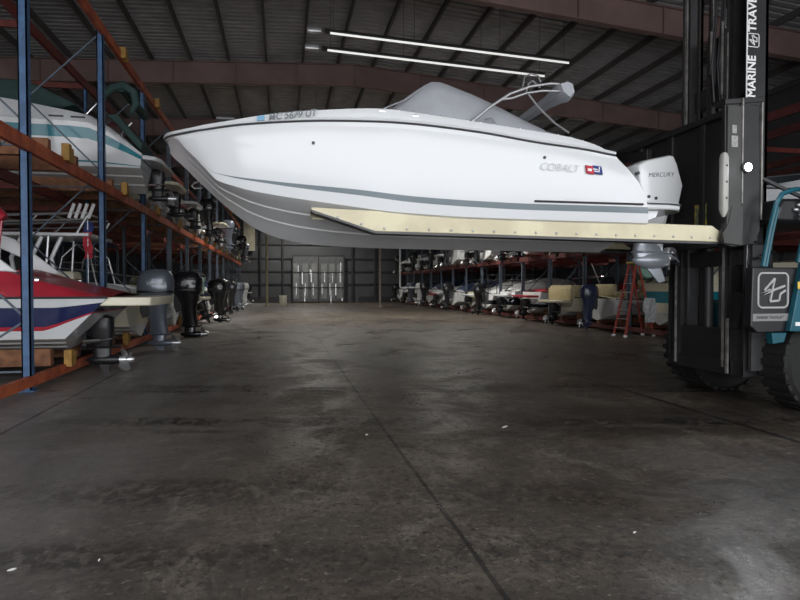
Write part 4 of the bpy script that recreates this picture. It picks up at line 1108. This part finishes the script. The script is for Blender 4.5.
# ================================================================== STEPLADDER
LD = thing('stepladder', 'tall red stepladder standing in front of the right rack', 'ladder', (11.2, 17.6, 0), math.radians(8))
for sy in (-1, 1):
    yo = .36
    m = MB(); m.bar((-.55, sy*yo*.0-.0+sy*.28, .02), (-.05, sy*.16, 2.35), .075, .03); part('front_rail', m, ladred, LD, smooth=0)
    m = MB(); m.bar((.6, sy*.25, .02), (.05, sy*.16, 2.3), .06, .03); part('rear_rail', m, ladred, LD, smooth=0)
for k in range(7):
    f = (k+1)/8.2; x = -.55+.5*f; w = .28-.12*f
    m = MB(); m.box((x, 0, 2.35*f), (.09, 2*w, .025)); part('step', m, alum, LD, smooth=0)
for k in range(5):
    f = (k+1)/6; x = .6-.55*f; w = .25-.1*f
    m = MB(); m.bar((x, -w, 2.3*f), (x, w, 2.3*f), .025, .02); part('rear_brace', m, ladred, LD, smooth=0)
m = MB(); m.box((0, 0, 2.38), (.3, .42, .07), bev=.02); part('top_cap', m, ladyel, LD)
for x, w in ((-.55, .28), (.6, .25)):
    for sy in (-1, 1):
        m = MB(); m.box((x, sy*w, .035), (.12, .06, .07), bev=.01); part('foot', m, letterw, LD)
m = MB(); m.bar((-.3, -.2, 1.1), (.3, -.2, 1.15), .02, .02); m.bar((-.3, .2, 1.1), (.3, .2, 1.15), .02, .02); part('spreader', m, alum, LD, smooth=0)
# cloth hanging off the ladder's rear rail
m = MB(); m.grid([[(.08*j-.2, .05*math.sin(j*1.7+i*.6)+.02*math.sin(i), -i*.1*(1-.03*(j%2))) for j in range(6)] for i in range(9)])
cl = part('cloth', m, mat('cloth_grey', (.5, .52, .52), .9, vary=.3, scale=12), None, loc=(11.6, 17.3, 1.25)); cl.modifiers.new('t', 'SOLIDIFY').thickness = .01
tag(cl, 'pale grey cloth hanging from rear rail of the red stepladder', 'cloth')
# green hose reel and post on the cream boat
hr = MB(); hr.lathe([(.14, -.1), (.3, -.12), (.34, 0), (.3, .12), (.14, .1)], (0, 0, 0), 'y', 24)
o = part('mooring_fender_ring', hr, mat('ring_aqua', (.3, .5, .42), .6), None, loc=(12.1, 18.25, 2.22)); tag(o, 'aqua ring resting on cream boat above the stepladder', 'ring')
hr = MB()
for k in range(5): hr.tube([(.36*math.cos(a)*(1-.05*k), .05*k-.1, .36*math.sin(a)*(1-.05*k)) for a in [2*PI*i/24 for i in range(25)]], .03, 6)
o = part('coiled_hose', hr, greenm, None, loc=(12.2, 18.75, 2.2)); tag(o, 'dark green hose coiled up behind the aqua ring', 'hose')

# ================================================================== CEILING FIXTURES, COLUMNS, SMALL THINGS
def tube_heater(y, z, x0, x1, label):
    r = thing('strip_fixture', label, 'ceiling fixture', (x0, y, z), 0, None)
    L_ = x1-x0; slope = -.043
    m = MB(); m.ring_loft([[(x, a, b+slope*x) for a, b in ((-.16, .03), (-.06, .12), (.06, .12), (.16, .03), (.15, .02), (.05, .1), (-.05, .1), (-.15, .02))] for x in (0, L_)]); part('reflector', m, blackg, r, smooth=0)
    m = MB(); m.tube([(.2, 0, -.005), (L_, 0, slope*L_)], .04, 8); part('tube', m, tubem, r)
    m = MB(); m.box((-.35, 0, .05), (.5, .24, .18), bev=.03); part('end_box', m, alum, r)
    for x in (.3, L_*.35, L_*.7, L_-.2):
        m = MB(); m.tube([(x, 0, .1+slope*x), (x, 0, roof_low(x0+x)+1.1-z)], .008, 5); part('hanger', m, grime, r)
tube_heater(21.0, 10.38, 1.5, 10.6, 'upper one of the two long bright strips under the roof')
tube_heater(21.6, 10.02, 1.45, 9.9, 'lower one of the two long bright strips under the roof')
# high bay lamps
for k, (x, y) in enumerate(((1.9, 33.0), (2.2, 57.0), (8.6, 31.0), (13.8, 34.0), (5.5, 52.0))):
    z = roof_low(x)-.6
    r = thing('high_bay_lamp', ['round high bay lamp over the aisle behind the lifted boat', 'round high bay lamp near the back wall door', 'round high bay lamp right of the aisle middle', 'round high bay lamp above the right rack', 'round high bay lamp far down the aisle right of the door'][k], 'lamp', (x, y, z))
    m = MB(); m.lathe([(.05, .32), (.12, .3), (.14, .12), (.3, 0), (.29, 0), (.12, .1)], n=20); part('reflector', m, alum, r)
    m = MB(); m.lathe([(.02, .03), (.2, .02), (.2, .0), (.02, -.01)], n=20); part('lens', m, baym, r)
    m = MB(); m.tube([(0, 0, .3), (0, 0, roof_low(x)-z+1.1)], .012, 6); part('hanger', m, grime, r)
    l = bpy.data.lights.new('lamp_light', 'SPOT'); l.energy = (3800, 3000, 3000, 400, 600)[k]; l.spot_size = math.radians(150); l.spot_blend = .8; l.shadow_soft_size = .22; l.color = (1, .96, .88)
    o = bpy.data.objects.new('lamp_light', l); C.objects.link(o); o.location = (x, y, z-.05)
# lone poles standing in the aisle's far end
def pole(x, y, r, mt, label):
    m = MB(); h = roof_low(x)-.0
    m.tube([(0, 0, 0), (0, 0, h)], r, 10); m.box((0, 0, .03), (r*4, r*4, .06)); m.box((0, 0, h-.02), (r*4, r*4, .04)); o = part('pole', m, mt, None, loc=(x, y, 0)); tag(o, label, 'pole')
pole(-1.18, 51.7, .11, polem, 'thin pale yellow pole standing left of the back door')
pole(7.75, 47.4, .09, mat('pole_brown', (.3, .25, .2), .7, vary=.2), 'thin brown pole standing right of the back door')
m = MB(); m.tube([(0, 0, 8.0), (0, 0, .05), (.05, 0, 0), (1.5, 0, 0)], .055, 8); o = part('hanging_pipe', m, letterw, None, loc=(9.3, 47.0, 1.55)); tag(o, 'white pipe bent at right angle, hanging at the far end', 'pipe')
m = MB(); m.box((0, 0, .42), (.62, .5, .84), bev=.04); m.box((0, 0, .86), (.66, .54, .06)); o = part('bin', m, cream, None, loc=(.15, 51.3, 0)); tag(o, 'small pale bin on the floor right of the yellow pole', 'bin')
# debris on the floor
for x, y, r, l, lab in ((2.5, 6.46, .6, .09, 'thin white scrap on the floor below the boat, right of centre'), (2.25, 3.5, .1, .022, 'tiny white scrap near the right front of the floor'), (-1.5, 3.72, .2, .045, 'white scrap at the left front corner of the floor'), (-1.05, 3.75, 1.2, .016, 'speck of white paper beside the left front scrap'), (.9, 6.4, .1, .03, 'pale crumb of litter right of the floor joint')):
    m = MB(); m.grid([[(a*l*.5, b*l*.12, .006+.004*math.sin(a*2+b)) for a in (-1, -.4, .3, 1)] for b in (-1, 0, 1)]); o = part('litter_scrap', m, paper, None, loc=(x, y, 0), rot=(0, 0, r)); tag(o, lab, 'litter'); o.modifiers.new('t', 'SOLIDIFY').thickness = .004

# ================================================================== LIGHT, WORLD, CAMERA
w = bpy.data.worlds.new('daylight'); bpy.context.scene.world = w; w.use_nodes = True
w.node_tree.nodes['Background'].inputs['Color'].default_value = (.95, .97, 1, 1); w.node_tree.nodes['Background'].inputs['Strength'].default_value = 2.9
pl = bpy.data.lights.new('doorway_portal', 'AREA'); pl.shape = 'RECTANGLE'; pl.size = DX1-DX0; pl.size_y = DH; pl.cycles.is_portal = True
o = bpy.data.objects.new('doorway_portal', pl); C.objects.link(o); o.location = ((DX0+DX1)/2, YF+.02, DH/2); o.rotation_euler = (PI/2, 0, 0)
hp = bpy.data.lights.new('work_lamp_light', 'SPOT'); hp.energy = 120; hp.spot_size = 2.2; hp.shadow_soft_size = .05; hp.color = (.93, .96, 1)
o = bpy.data.objects.new('work_lamp_light', hp); C.objects.link(o); o.location = (5.70, 6.46, 3.09); o.rotation_euler = (math.radians(80), 0, math.radians(160))
# ground outside the doorway
m = MB(); m.box((5, YF-2.6, -.1), (60, 4.9, .19)); struct('ground', m, mat('yard_concrete', (.55, .54, .52), .8, vary=.15))
sc = bpy.context.scene
cd = bpy.data.cameras.new('camera'); cam = bpy.data.objects.new('camera', cd); C.objects.link(cam); sc.camera = cam
cd.sensor_width = 36; cd.lens = 27.0; cam.location = (0, 0, 1.6)
cam.rotation_euler = (PI/2-math.atan(13/600), 0, math.radians(-11.2)); cd.clip_end = 300
sc.view_settings.view_transform = 'Standard'; sc.view_settings.look = 'None'; sc.view_settings.exposure = .5; sc.view_settings.gamma = 1; sc.view_settings.use_curve_mapping = False

# repeats share a group
GROUPS = {'storage_rack': 'boat storage racks', 'high_bay_lamp': 'high bay lamps under the roof', 'strip_fixture': 'long strip fixtures under the roof', 'litter_scrap': 'litter scraps on the floor', 'pole': 'lone poles at the far end'}
for o in list(C.objects):
    if o.parent or 'label' not in o: continue
    kind = o.name.split('.')[0]
    if kind in GROUPS: o['group'] = GROUPS[kind]
    elif kind == 'boat' and o is not MBR: o['group'] = 'boats stored in the left rack' if o.location.x < 0 else 'boats stored in the right rack'
